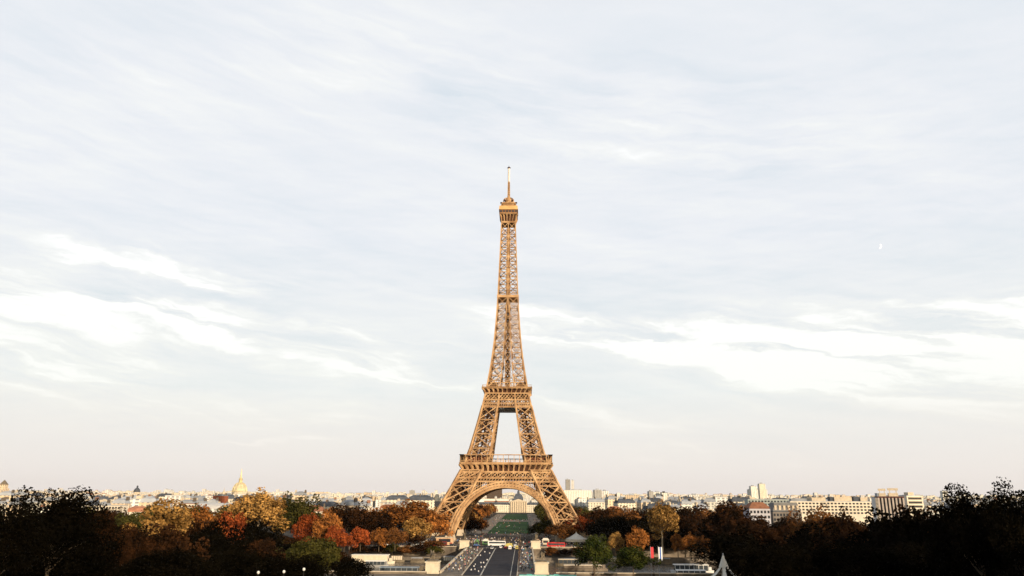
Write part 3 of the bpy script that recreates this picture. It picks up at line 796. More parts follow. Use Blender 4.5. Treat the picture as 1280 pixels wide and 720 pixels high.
wood(8, 205, 415, 255, 325, lambda p: 680, ['dark','olive','brownd','dark'], 'dark tree on the near quay at the left', 'dark trees on the near quay at the left', (50,66))
wood(9, 300, 560, 500, 512, lambda p: 672, ['brown','orange','brownd'], 'low autumn tree standing just behind the river wall at the left', 'low trees behind the left river wall', (20,28))
row(12, 760, 900, 506, 512, lambda p: 668, ['dark','brownd','dark'], 'low dark tree just behind the river wall at the right', 'low dark trees behind the right river wall', (22,30))
row(6, 770, 900, 494, 502, lambda p: 682, ['dark'], 'dark bushy tree growing on the low quay at the right', 'dark trees on the low quay at the right', (24,30))
row(4, 665, 712, 590, 690, lambda p: 650, ['olive','brown'], 'olive tree behind the right tower leg', 'olive trees behind the right tower leg', (18,26))
row(4, 570, 604, 655, 700, lambda p: 648, ['brown','orange','brownd'], 'brown tree inside the left side of the arch', 'brown trees inside the left side of the arch', (12,18))
for i, px in enumerate((452, 474, 492, 509, 526, 543)):
    tree(px, 497+i%3, 680+i%2*2, 20, ['brown','brownd','olive'][i % 3], 'small thin brown tree on the low quay at the left, under the river wall', 'small trees on the low quay at the left', base=-4.6)
for i, px in enumerate((690, 706, 724, 745)):
    tree(px, 497+i%3, 684+i%2*2, 16, ['brown','brownd'][i % 2], 'small thin brown tree on the low quay just right of the bridge', 'small trees on the low quay at the right', base=-4.6)
# avenues beside the long lawn
for s_ in (-1, 1):
    for rowi, xo in enumerate((43, 58, 74, 92)):
        for i in range(19):
            Yd = (700 if rowi else 735)+i*38+rowi*9+random.uniform(-8,8)
            x = s_*(xo-(3 if s_ > 0 else 0)+random.uniform(-2.5,2.5)); r = random.uniform(7.5,10.5); H = random.uniform(13,19)
            me, tm = random.choice(CF)
            kd = random.choice(['brown','orange','brown','gold','brownd'] if s_ < 0 else ['olive','brown','brownd','olive'])
            t_ = thing('tree', ('brown and gold tree in the rows left of the long lawn' if s_ < 0 else 'olive brown tree in the rows right of the long lawn'), 'tree', (x, Yd, 0), 0,
                       'rows of trees left of the long lawn' if s_ < 0 else 'rows of trees right of the long lawn')
            c = obj('crown', me, t_, (0,0,H*.55)); c.scale = (r,r,H*.5); c.rotation_euler = (0,0,random.random()*6)
            c.material_slots[0].link = 'OBJECT'; c.material_slots[0].material = LM[kd]
            k = obj('trunk', tm, t_, (0,0,H*.55)); k.scale = (4.4,4.4,H*.55/2.1)
# ------------------------------------------------------------------ the city
FW = [facade('cream_facade', (.74,.67,.54), (.16,.16,.16), 4.2, 3.4), facade('pale_facade', (.78,.74,.65), (.2,.21,.22), 5.0, 3.2, .5),
      facade('warm_facade', (.68,.54,.38), (.14,.13,.12), 4.6, 3.5), facade('white_facade', (.78,.76,.70), (.2,.21,.22), 6.0, 3.3, .6),
      facade('grey_facade', (.38,.37,.35), (.07,.08,.09), 4.0, 3.2, .5)]
brick = mat('chimney_brick', (.28,.15,.10), .85, .2, .5)
def block_root(wl, dp, h, kind, seed):
    """a city block house in unit metres about its own base; returns the thing with its parts"""
    g = random.Random(seed)
    t_ = thing('apartment_building', 'x', 'building')
    b = MB(); b.box(-wl/2, wl/2, -dp/2, dp/2, 0, h); 
    b.box(-wl/2-.3, wl/2+.3, -dp/2-.3, dp/2+.3, h-.5, h+.01)
    b.box(-wl/2-.25, wl/2+.25, -dp/2-.25, dp/2+.25, h*.28, h*.28+.3)
    b.build('wall', FW[g.randrange(3) if kind != 'slab' else 3], t_)
    if kind == 'slab':
        b = MB(); b.box(-wl/2+1, wl/2-1, -dp/2+1, dp/2-1, h+.02, h+.7); r = b.build('roof', zinc, t_)
        b = MB(); x = g.uniform(-.3,.3)*wl; b.box(x-3, x+3, -2.5, 2.5, h+.72, h+3.6); b.build('roof_housing', stone, r)
    else:
        b = MB(); b.box(-wl/2, wl/2, -dp/2, dp/2, h+.02, h+3.6, top=1.5)
        b.box(-wl/2+1.6, wl/2-1.6, -dp/2+1.6, dp/2-1.6, h+3.602, h+5.4, top=min(dp/2-2, 4))
        r = b.build('roof', [zinc, slate, tile][[0,1,0,0,2,0,0,0][seed]], t_)
        for i in range(max(2, int(wl/7))):
            x = -wl/2+1+(wl-2)*i/max(1, max(2, int(wl/7))-1)
            b = MB(); b.box(x-.6, x+.6, -dp*.25, dp*.25, h+3.5, h+6.6)
            for j in range(4): b.box(x-.25, x+.25, -dp*.22+j*dp*.13, -dp*.22+j*dp*.13+.5, h+6.602, h+7.3)
            b.build('chimney', [stone, stone_d, stone, brick][i % 4], r)
    return t_
PROTO = [block_root(w_, d_, h_, k_, i) for i, (w_, d_, h_, k_) in enumerate([(15,12,14,'m'),(26,13,15,'m'),(12,12,17,'m'),(34,14,14,'m'),(20,13,12,'m'),(24,15,20,'slab'),(15,14,19,'m'),(18,12,15,'slab')])]
placed = set()
def place_block(i, x, y, rz, label, group, sc=1.0):
    if i not in placed:
        placed.add(i); p = PROTO[i]; p.location = (x, y, gfar(y)-.3); p.rotation_euler = (0,0,rz); p.scale = (sc, sc, sc)
        p['label'] = label; p['group'] = group; return p
    return dup(PROTO[i], (x, y, gfar(y)-.3), rz, label, None, group, (sc, sc, sc))
for (Y0, Y1, n, who) in ((840, 1050, 64, 'nearest row of city houses'), (1080, 1350, 76, 'second row of city houses'), (1400, 1750, 80, 'third row of city houses'), (1800, 2300, 84, 'middle distance of the city')):
    for i in range(n):
        Yd = random.uniform(Y0, Y1); hw = Yd*.74
        x = -hw+2*hw*(i+.5)/n+random.uniform(-8, 8)
        if abs(x) < 150+(Yd-840)*.0: continue
        if Yd < 1000 and .31 < x/Yd < .58: continue
        side = 'left' if x < 0 else 'right'
        k = random.choice([0,1,1,3,7,4,6,2,1,7] if Yd < 1450 else [1,3,3,5,6,1,7,0])
        lab = 'pale roofed apartment house in the '+who+' on the '+side
        place_block(k, x, Yd, random.uniform(-.35,.35), lab, who+' on the '+side, random.uniform(.95,1.25) if Yd < 1300 else random.uniform(1.2,1.65))
# far city: single small meshes
FARM = []
for i in range(7):
    g = random.Random(100+i); b = MB(); x = -60
    while x < 60:
        w_ = g.uniform(6, 16); h_ = g.uniform(11, 22)+(g.random() < .12)*g.uniform(5, 14); d_ = g.uniform(0, 12)
        b.box(x, x+w_-.4, d_, d_+20, 0, h_); b.box(x+.6, x+w_-1.2, d_+1, d_+19, h_+.02, h_+g.uniform(1.5, 4), 1, top=.9); x += w_
    FARM.append(b.mesh('far_houses', [FW[[0,1,3,0,1,2,3][i]], [zinc, zinc, stone, zinc, tile, zinc, stone][i]]))
for (Y0, Y1, n) in ((2400, 3200, 40), (3300, 4600, 46), (4800, 7500, 46)):
    for i in range(n):
        Yd = random.uniform(Y0, Y1); hw = Yd*.74; x = -hw+2*hw*(i+.5)/n
        o = obj('terrace_of_houses', random.choice(FARM), None, (x, Yd, gfar(Yd)-1)); sc = hw*2/n/112*1.15
        o.scale = (sc, 1, random.uniform(.85, 1.15)); o.rotation_euler = (0,0,random.uniform(-.1,.1))
        side = 'left' if x < 0 else 'right'
        q = {2400:'nearer', 3300:'middle', 4800:'farthest'}[Y0]
        tag(o, 'pale terrace of houses in the '+q+' skyline band on the '+side, 'building', q+' skyline band of houses on the '+side)
def small_tower(px, ytop, wpx, Yd, m, label, name='tower_block', roofm=None, depth=18, group=None):
    x = wx(px, Yd, 30); zt = wz(px, ytop, Yd); g0 = gfar(Yd)-1; hw = wpx*Yd/F/2
    t_ = thing(name, label, 'building', (x, Yd, g0), random.uniform(-.12,.12), group)
    b = MB(); b.box(-hw, hw, -depth/2, depth/2, 0, zt-g0); b.build('wall', m, t_)
    b = MB(); b.box(-hw*.96, hw*.96, -depth*.45, depth*.45, zt-g0+.02, zt-g0+1.0)
    b.box(-hw*.4, hw*.3, -depth*.2, depth*.2, zt-g0+1.02, zt-g0+4); b.build('roof', roofm or zinc, t_)
    return t_
small_tower(208, 612, 4.5, 3000, FW[3], 'thin white slab tower on the left skyline, left of the gilded dome')
small_tower(214, 613, 3.5, 3100, FW[3], 'second thin white slab tower close beside the first on the left skyline')
small_tower(232, 617, 5, 3300, FW[1], 'small pale block on the left skyline between white slab tower and gilded dome')
small_tower(515, 613, 6, 5200, FW[4], 'grey tower block with a stepped top left of the iron tower')
small_tower(506, 615, 3, 5300, FW[1], 'thin pale tower left of the grey stepped tower block')
small_tower(530, 613, 3.5, 5200, FW[1], 'thin pale tower right of the grey stepped tower block')
small_tower(545, 613, 3, 5400, FW[1], 'thin pale tower close to the left leg of the iron tower')
small_tower(555, 615, 4, 5100, FW[3], 'white tower block hard against the left leg of the iron tower')
small_tower(618, 578, 18, 2700, facade('brown_glass_facade', (.10,.07,.05), (.05,.04,.035), 3.0, 3.6), 'very tall dark brown slab tower seen behind the first level lattice')
small_tower(710, 599.5, 5.5, 3000, FW[4], 'grey tower of the pair just right of the iron tower')
small_tower(716, 600.5, 3.5, 3060, FW[3], 'white tower of the pair just right of the iron tower')
small_tower(722, 613, 34, 2300, FW[1], 'long pale slab behind the right leg of the iron tower')
small_tower(747, 612.5, 9, 2100, FW[4], 'grey glass block at the end of the long pale slab')
small_tower(756, 614, 8, 2150, FW[3], 'white block right of the grey glass block')
small_tower(790, 619, 16, 2000, FW[2], 'flat brown roofed block on the right skyline')
small_tower(813, 614.5, 5, 2100, FW[4], 'narrow grey block at the left end of the pale group on the right')
small_tower(822, 615.5, 11, 2150, FW[1], 'pale block in the middle of the group on the right')
small_tower(830, 616, 7, 2120, FW[1], 'pale block with a black roof on the right skyline', roofm=rubber)
small_tower(868, 619, 14, 2000, FW[3], 'white block on the right skyline below the wood')
small_tower(942, 608, 7, 2400, FW[1], 'left one of the twin cream towers on the right skyline')
small_tower(953, 605, 7, 2450, FW[0], 'right one of the twin cream towers on the right skyline')
small_tower(947, 612, 22, 2500, FW[1], 'pale base block behind the twin cream towers')
small_tower(1181, 614, 6, 2500, FW[1], 'cream tower near the right edge, above the black wood')
small_tower(405, 619, 10, 2500, FW[3], 'white block left of centre on the left skyline')
small_tower(100, 622, 22, 1700, FW[1], 'pale block right of the tallest black tree')
small_tower(128, 621, 10, 1750, FW[4], 'grey glass block on the left skyline under the dark dome')
small_tower(145, 622, 9, 1760, FW[4], 'second grey glass block on the left skyline under the dark dome')
small_tower(276, 620, 14, 1500, facade('brick_facade', (.34,.10,.045), (.08,.05,.04), 4, 3.2), 'red brick block left of the gilded dome')
# gilded dome church
def dome_church(px, ybase, ytop, Yd, wpx, label, dm, lm, rib=True, kf=4.1):
    x = wx(px, Yd, 40); g0 = gfar(Yd); zt = wz(px, ytop, Yd)-g0; r = wpx*Yd/F/2
    t_ = thing('domed_church', label, 'church', (x, Yd, g0)); zb = zt-r*kf
    b = MB(); b.box(-r*1.5, r*1.5, -r*1.5, r*1.5, 0, max(zb-r*.7, 6)); b.box(-r*1.55, r*1.55, -r*1.55, r*1.55, max(zb-r*.7, 6)+.01, max(zb-r*.7, 6)+1.4); b.build('nave', stone, t_)
    b = MB(); b.lathe([(r, max(zb-r*.7,6)+1.42), (r, zb+r*.5), (r*1.08, zb+r*.52), (r*1.08, zb+r*.6), (r*.95, zb+r*.62), (r*.95, zb+r*1.0)], 28); d_ = b.build('drum', stone, t_)
    for k in range(20):
        a_ = 2*math.pi*k/20; b = MB(); b.tube([(r*1.06*math.cos(a_), r*1.06*math.sin(a_), zb-r*.5), (r*1.06*math.cos(a_), r*1.06*math.sin(a_), zb+r*.5)], r*.06, 6); b.build('column', stone, d_)
    pr = [(r*.97*math.cos(a_)+.0, zb+r+r*1.28*math.sin(a_)) for a_ in [R(q) for q in range(0, 80, 8)]]
    b = MB(); b.lathe(pr, 28); c = b.build('dome', dm, t_, smooth=True)
    if rib:
        for k in range(12):
            a_ = 2*math.pi*k/12; b = MB(); b.tube([((q+.25)*math.cos(a_), (q+.25)*math.sin(a_), z_) for q, z_ in pr], r*.055, 5); b.build('rib', lm, c)
    zl = pr[-1][1]; b = MB(); b.lathe([(r*.27, zl-.4), (r*.24, zl+r*.45), (r*.3, zl+r*.46), (r*.14, zl+r*.7)], 12); b.build('lantern', lm, t_)
    b = MB(); b.lathe([(r*.13, zl+r*.69), (r*.03, zt)], 8); b.build('spire', lm, t_)
dome_church(299.5, 627, 586, 1850, 17.5, 'large church with a ribbed golden dome and a slim spire on the left skyline', mat('pale_lead_dome', (.56,.49,.34), .6, .2, .15), gold)
dome_church(280, 622, 609, 1950, 5, 'small white domed turret just left of the golden dome', stone, stone, False)
dome_church(171, 618, 607, 3300, 8, 'dark grey domed church far off on the left skyline', slate, slate, False, 2.9)
t_ = thing('church_tower', 'brown stone church tower cut by the left edge of the picture', 'church', (wx(-1, 1500), 1500, 0))
zt = wz(0, 600, 1500); b = MB(); b.box(-7.5, 7.5, -7.5, 7.5, 0, zt-16); b.box(-5.5, 5.5, -5.5, 5.5, zt-15.99, zt-9); b.build('wall', FW[2], t_)
b = MB(); b.box(-5.8, 5.8, -5.8, 5.8, zt-8.99, zt, top=5.3); b.build('spire', bronze, t_)
# military school under the arch
Ys = 1560; xs = wx(648, Ys, 10)
t_ = thing('domed_school', 'long cream classical building with a dark square dome seen through the arch', 'building', (xs, Ys, 0))
b = MB(); b.box(-17, 17, -9, 9, 0, 21); c = b.build('central_pavilion', stone, t_)
b = MB(); vs = [(-18,-10.2,21.02),(18,-10.2,21.02),(0,-10.2,26.5),(-18,-8,21.02),(18,-8,21.02),(0,-8,26.5)]
b.add(vs, [(0,1,2),(5,4,3),(0,2,5,3),(1,4,5,2),(0,3,4,1)]); b.build('pediment', stone, c)
for i in range(8):
    x = -15.4+i*4.4; b = MB(); b.tube([(x,-10,0),(x,-10,20.9)], .75, 8); b.build('column', stone, c)
for s in (-1, 1):
    b = MB(); b.box(min(s*17.01,s*95), max(s*17.01,s*95), -7, 7, 0, 15); wgg = b.build('wing', FW[0], t_)
    b = MB(); b.box(min(s*17.01,s*95), max(s*17.01,s*95), -7, 7, 15.02, 20, top=3); b.build('roof', slate, wgg)
    b = MB(); b.box(min(s*80,s*98), max(s*80,s*98), -8.5, 8.5, 0, 18); b.box(min(s*80,s*98), max(s*80,s*98), -8.5, 8.5, 18.02, 24, 1, top=3.5); b.build('end_pavilion', [stone, slate], t_)
prf = [(10,21),(10,26),(9.8,28),(8.6,31.5),(6,35),(3,37.2)]
b = MB()
for (r0,z0),(r1,z1) in zip(prf[:-1], prf[1:]): b.add([(sx*r0, sy*r0, z0) for sx, sy in ((-1,-1),(1,-1),(1,1),(-1,1))]+[(sx*r1, sy*r1, z1) for sx, sy in ((-1,-1),(1,-1),(1,1),(-1,1))], [(0,1,5,4),(1,2,6,5),(2,3,7,6),(3,0,4,7),(4,5,6,7)])
b.build('dome', slate, t_)
b = MB(); b.lathe([(2.4,37),(2.4,41),(1,43),(.3,46)], 10); b.build('lantern', slate, t_)
t_ = thing('exhibition_hall', 'low white hall with brown bands seen under the arch left of the dark dome', 'building', (wx(617, 1640), 1640, 0))
b = MB(); b.box(-38, 32, -8, 20, 0, 25); b.build('wall', white_p, t_)
for z_ in (14, 20): 
    b = MB(); b.box(-20, 33, -8.6, -8.02, z_, z_+2.2); b.build('band', tile, t_)
b = MB(); b.box(-37, 31, -7, 19, 25.02, 26.5); b.build('roof', stone, t_)
# featured buildings with their own windows
def office(name, label, px0, px1, ytop, Yd, storeys, cols, wall, winm, base=None, roofm=None, winw=.62, winh=.55, hd=None, ry=0.0, depth=16, setback=True):
    x0, x1 = wx(px0, Yd, 15), wx(px1, Yd, 15); g0 = gfar(Yd)-.2; zt = wz((px0+px1)/2, ytop, Yd)-g0
    hw = (x1-x0)/2; t_ = thing(name, label, 'building', ((x0+x1)/2, Yd, g0), ry)
    b = MB(); b.box(-hw, hw, 0, depth, 0, zt)
    sh = 3.5; tops = [zt-1.0-i*sh for i in range(storeys)]
    for z in tops: b.box(-hw-.25, hw+.25, -.3, -.002, z+.05, z+.45)
    b.build('wall', wall, t_)
    cw_ = 2*hw/cols
    for r_, z in enumerate(tops):
        for i in range(cols):
            x = -hw+cw_*(i+.5); b = MB(); b.box(x-cw_*winw/2, x+cw_*winw/2, -.12, -.01, z-sh*winh-.2, z-.25); b.build('window', winm, t_)
    b = MB(); b.box(-hw+.5, hw-.5, .5, depth-.5, zt+.02, zt+.6); r = b.build('roof', roofm or zinc, t_)
    return t_, hw, zt, r
t_, hw, zt, r = office('office_building', 'long pale office building with rows of dark windows above the orange trees on the right', 990, 1097, 627, 900, 4, 24, FW[1] and mat('pale_render', (.66,.60,.50), .8, .12, .1), glass_d, ry=-.06)
for (a0, a1, h_, m_) in ((.02,.2,2.2,zinc), (.26,.42,3.4,stone), (.47,.5,4.2,slate), (.52,.72,4.0,stone), (.74,.8,4.8,slate), (.82,.9,3.6,stone), (.93,.99,2.4,white_p)):
    b = MB(); b.box(-hw+2*hw*a0, -hw+2*hw*a1, 2, 11, zt+.62, zt+h_+1.2); b.build('roof_housing', m_, r)
office('office_building', 'long low office building with a teal grey glazed top left of the pale office', 936, 992, 624.5, 960, 3, 14, mat('teal_grey_panel', (.34,.38,.36), .7, .12, .1), glass_d)
t_, hw, zt, r = office('stone_mansion', 'grey stone mansion with tall mansard roof between the trees on the right', 967, 1003, 640, 600, 3, 9, mat('grey_stone', (.19,.17,.155), .85, .15, .2), glass_d, roofm=slate)  # the grey is the stone's own colour
b = MB(); b.box(-hw, hw, 0, 14, zt+.62, zt+7, top=2.2); b.build('mansard', mat('old_zinc', (.16,.16,.16), .6, .2, .2), r)
for i in range(6):
    b = MB(); x = -hw+2.5+i*(2*hw-5)/5; b.box(x-.8, x+.8, .3, 3, zt+1.5, zt+4.4); b.box(x-.95, x+.95, .2, 3, zt+4.41, zt+4.8); b.build('dormer', stone, r)
t_, hw, zt, r = office('house', 'white house with an orange tiled roof left of the grey stone mansion', 938, 964, 636, 560, 2, 6, mat('bluish_white_render', (.45,.45,.50), .8, .1, .2), glass_d, roofm=tile)
b = MB(); b.box(-hw-.4, hw+.4, -.4, 14, zt+.62, zt+4.6, top=4); b.build('tiled_roof', tile, r)
# striped building: concrete fins over dark glass
Yd = 640; x0, x1 = wx(1103, Yd, 10), wx(1133, Yd, 10); zt = wz(1118, 620.5, Yd); hw = (x1-x0)/2
t_ = thing('striped_office_building', 'dark office building with pale vertical concrete fins and rooftop plant, near the right edge', 'building', ((x0+x1)/2, Yd, 0), -.3)
b = MB(); b.box(-hw, hw, 0, 16, 0, zt-1.2); b.box(-hw-.2, hw+.2, -1.2, 16.2, zt-1.19, zt, 1); b.build('wall', [glass_d, mat('dark_red_brown', (.10,.045,.04), .7, .2, .3)], t_)
for i in range(8):
    b = MB(); x = -hw+.5+i*(2*hw-1)/7; b.box(x-.62, x+.62, -1.1, -.01, 0, zt-1.21); b.build('fin', mat('fin_concrete', (.46,.40,.36), .8, .15, .3), t_)
for x, w_, h_ in ((-hw*.55, 2.6, 5.6), (hw*.3, 3.6, 6.0)):
    b = MB(); b.box(x-w_, x+w_, 4, 9, zt+.01, zt+h_*.45); b.box(x-w_*.8, x-w_*.6, 5, 5.3, zt+h_*.45, zt+h_); b.box(x+w_*.6, x+w_*.8, 5, 5.3, zt+h_*.45, zt+h_); b.box(x-w_*1.1, x+w_*1.1, 4.5, 6, zt+h_*.8, zt+h_+.6); b.build('roof_plant', stone, t_)
x0 = wx(1092, 700, 10)
small_tower(1098, 622, 9, 720, mat('white_render', (.7,.68,.66), .8, .08, .3), 'narrow white block hard left of the striped office building', depth=12)
t_, hw, zt, r = office('banded_building', 'low pale building with dark horizontal window bands right of the striped office building', 1136, 1158, 620, 700, 3, 1, mat('pale_render', (.66,.60,.50)), glass_d, winw=.84, ry=.15)
b = MB(); b.box(-hw*.5, hw*.2, 3, 9, zt+.62, zt+3.2); b.build('roof_housing', stone, r)
# long white hall on the left, with a barrel glass roof
Yd = 760; x0, x1 = wx(243, Yd, 10), wx(286, Yd, 10); hw = (x1-x0)/2; zt = wz(262, 636, Yd)
t_ = thing('exhibition_hall', 'long white hall with a curved grey roof behind the orange trees on the left', 'building', ((x0+x1)/2, Yd, 0))
b = MB(); b.box(-hw, hw, 0, 22, 0, zt); b.build('wall', FW[3], t_)
b = MB(); pr = [(11-11*math.cos(q), zt+.02+5.5*math.sin(q)) for q in [math.pi*j/12 for j in range(13)]]
vs = [(-hw, y, z) for y, z in pr]+[(hw, y, z) for y, z in pr]
b.add(vs, [(j, j+1, j+14, j+13) for j in range(12)]+[tuple(range(13)), tuple(range(25, 12, -1))]); b.build('roof', mat('pale_roof_sheet', (.5,.5,.5), .5, .1, .2), t_)
office('museum', 'pale flat roofed museum block behind the golden tree on the far left', 98, 150, 632, 820, 3, 14, mat('pale_render', (.66,.60,.50)), glass_d)
office('apartment_building', 'long cream apartment building with an orange roof left of the white hall', 200, 246, 630, 880, 3, 12, mat('pale_render', (.66,.60,.50)), glass_d, roofm=tile)

# ------------------------------------------------------------------ palace wings behind and beside the terrace (they shade the slope)
for s, lab in ((1, 'curved cream stone palace wing beside the terrace, right of the camera'), (-1, 'curved cream stone palace wing beside the terrace, left of the camera')):
    t_ = thing('palace_wing', lab, 'palace', (0, 0, 16)); b = MB(); rf = MB(); n = 10
    def C(j, r): a_ = R(-78+9*j); return (s*(92+ (150-r)*0 + (150*(1-math.cos(a_+R(78)))*.0) + j*15 + (0)), -60+14*j*1.0-(r-150)*.9)
    for j in range(n):
        (xa, ya), (xb, yb) = (s*(92+j*15), -70+13*j), (s*(92+(j+1)*15), -70+13*(j+1)); dx, dy = -s*9, 11
        q = [(xa+dx, ya+dy), (xb+dx, yb+dy), (xb-dx, yb-dy), (xa-dx, ya-dy)]
        b.add([(x, y, -14) for x, y in q]+[(x, y, 38) for x, y in q], [(0,1,2,3),(7,6,5,4),(0,4,5,1),(1,5,6,2),(2,6,7,3),(3,7,4,0)])
        rf.add([(x, y, 38.02) for x, y in q]+[(x, y, 39) for x, y in q], [(0,1,2,3),(7,6,5,4),(0,4,5,1),(1,5,6,2),(2,6,7,3),(3,7,4,0)])
        m_ = MB()
        for u in (.25, .75): 
            cx_, cy_ = q[0][0]*(1-u)+q[1][0]*u, q[0][1]*(1-u)+q[1][1]*u; m_.box(cx_-1.3, cx_+1.3, cy_-.5, cy_+.5, 4, 33)
        m_.build('pilaster', stone_d, t_)
    b.build('wall', stone, t_); rf.build('roof', zinc, t_)

# ------------------------------------------------------------------ skinned figures
def skin(name, verts, edges, radii, mats, matfn=None, sub=1):
    me = bpy.data.meshes.new(name+'_cage'); me.from_pydata(verts, edges, [])
    o = bpy.data.objects.new(name, me); COL.objects.link(o)
    m = o.modifiers.new('s', 'SKIN'); m.use_smooth_shade = True
    if sub: o.modifiers.new('u', 'SUBSURF').levels = sub; o.modifiers['u'].render_levels = sub
    for i, r in enumerate(radii): me.skin_vertices[0].data[i].radius = (r, r)
    me.skin_vertices[0].data[0].use_root = True
    dg = bpy.context.evaluated_depsgraph_get(); dg.update()
    res = bpy.data.meshes.new_from_object(o.evaluated_get(dg)); bpy.data.objects.remove(o); bpy.data.meshes.remove(me)
    res.name = name; res.materials.clear()
    for m in mats: res.materials.append(m)
    if matfn:
        for p in res.polygons: p.material_index = matfn(p.center)
    return res
skinm = [mat('skin_tone', (.45,.27,.19), .6, .1, 4), mat('dark_skin_tone', (.14,.075,.05), .6, .1, 4)]
hairm = mat('brown_hair', (.04,.025,.018), .7, .3, 8)
CL = {'dark': mat('dark_cloth', (.025,.025,.032), .9, .2, 3), 'white': mat('white_cloth', (.75,.75,.76), .8, .05, 3), 'blue': mat('blue_cloth', (.08,.16,.34), .85, .2, 3),
      'red': mat('red_cloth', (.42,.04,.035), .85, .2, 3), 'beige': mat('beige_cloth', (.42,.33,.22), .85, .15, 3), 'grey': mat('grey_cloth', (.2,.2,.22), .85, .2, 3),
      'pink': mat('pink_cloth', (.55,.28,.27), .85, .2, 3), 'teal': mat('teal_cloth', (.08,.33,.32), .85, .2, 3), 'jeans': mat('denim_cloth', (.05,.07,.12), .9, .2, 3)}
def person_mesh(st, arm, lean=0.0, hipw=.09, sub=1):
    """st: stride, arm: swing of the arms"""
    k = st
    V = [(0,0,.93),(0,lean*.3,1.12),(0,lean*.6,1.32),(0,lean*.7,1.45),(0,lean*.85+.01,1.53),(0,lean+.02,1.60),(0,lean+.03,1.70),
         (-.09,0,.90),(-.11,k*.55,.50),(-.11,k*.5-.10*abs(k),.09),(-.11,k*.5+.06,.04),(-.11,k*.5+.17,.03),
         (.09,0,.90),(.11,-k*.30,.50),(.11,-k*1.0,.11),(.11,-k*1.0+.06,.05),(.11,-k*1.0+.16,.03),
         (-.19,lean*.65,1.42),(-.25,lean-arm*.5,1.16),(-.24,lean-arm*.55+.12,.93),(-.23,lean-arm*.5+.17,.85),
         (.19,lean*.65,1.42),(.25,lean+arm*.5,1.16),(.24,lean+arm*.75+.12,.93),(.23,lean+arm*.8+.17,.85)]
    Ed = [(0,1),(1,2),(2,3),(3,4),(4,5),(5,6),(0,7),(7,8),(8,9),(9,10),(10,11),(0,12),(12,13),(13,14),(14,15),(15,16),(3,17),(17,18),(18,19),(19,20),(3,21),(21,22),(22,23),(23,24)]
    r = [.15,.135,.16,.13,.055,.09,.085, .10,.065,.045,.05,.035, .10,.065,.045,.05,.035, .07,.05,.038,.035, .07,.05,.038,.035]
    def mf(c):
        if c.z > 1.66 or (c.z > 1.58 and c.y < lean+.0): return 3
        if c.z > 1.49: return 2
        if abs(c.x) > .17 and c.z < .90: return 2
        if c.z < .93: return 1
        return 0
    return skin('body', V, Ed, r, [CL['dark'], CL['jeans'], skinm[0], hairm], mf, sub)
PM = [person_mesh(.32,.25), person_mesh(.05,.03), person_mesh(-.3,-.22), person_mesh(.18,.35,.03), person_mesh(-.12,.1,-.01)]
RUN = [person_mesh(.42,.4,.06), person_mesh(-.4,-.4,.06)]
def person(x, y, z, top, low, label, group, rz=None, ms=PM, cat='person'):
    o = obj('person', random.choice(ms), None, (x, y, z)); s_ = random.uniform(.93, 1.06); o.scale = (s_*1.08, s_*1.08, s_)
    o.rotation_euler = (0, 0, random.uniform(0, 6.28) if rz is None else rz)
    for i, m in ((0, CL[top]), (1, CL[low]), (2, random.choice([skinm[0]]*4+[skinm[1]]))):
        o.material_slots[i].link = 'OBJECT'; o.material_slots[i].material = m
    tag(o, label, cat, group)
NAMEC = {'dark':'a dark jacket','white':'a white top','blue':'a blue top','red':'a red top','beige':'a beige coat','grey':'a grey top','pink':'a pink top','teal':'a teal top'}
def crowd(n, x0, x1, y0, y1, z, where, rzs=(0, math.pi)):
    for i in range(n):
        c = random.choice(['dark','dark','dark','white','white','blue','red','beige','beige','grey','pink','teal'])
        person(random.uniform(x0, x1), random.uniform(y0, y1), z, c, random.choice(['dark','jeans','beige','jeans']),
               'person in '+NAMEC[c]+' walking '+where, 'people in '+NAMEC[c]+' '+where, random.choice(rzs)+random.uniform(-.3,.3))
crowd(78, -21.5, -13.2, 346, 500, .16, 'on the left pavement of the bridge')
crowd(84, 12.0, 18.6, 346, 500, .16, 'on the right pavement of the bridge')
crowd(24, -75, -26, 504.9, 510, .02, 'along the far quay left of the bridge', (1.57, -1.57))
crowd(26, 26, 95, 504.9, 510, .02, 'along the far quay right of the bridge', (1.57, -1.57))
crowd(26, -40, -5, 536, 600, .01, 'on the square before the left tower leg')
crowd(30, 4, 44, 536, 640, .01, 'on the square before the right tower leg')
for i, (px, py) in enumerate([(597,697),(600.5,697),(594,708.5),(601,706.5),(604.5,706.5),(593.5,715),(601.5,712),(605.5,712),(589,715.5),(598,717.5),(592.5,711),(609,703),(612,694),(606,692.5)]):
    d = ray(px, py); t0 = (.05-CAM.z)/d.z; p = CAM+d*t0
    person(p.x, p.y, .03, 'white', 'dark' if i % 3 else 'jeans', 'roller skater in a white shirt in the left lanes of the bridge', 'white shirted skaters in the left lanes', math.pi+random.uniform(-.2,.2), RUN)
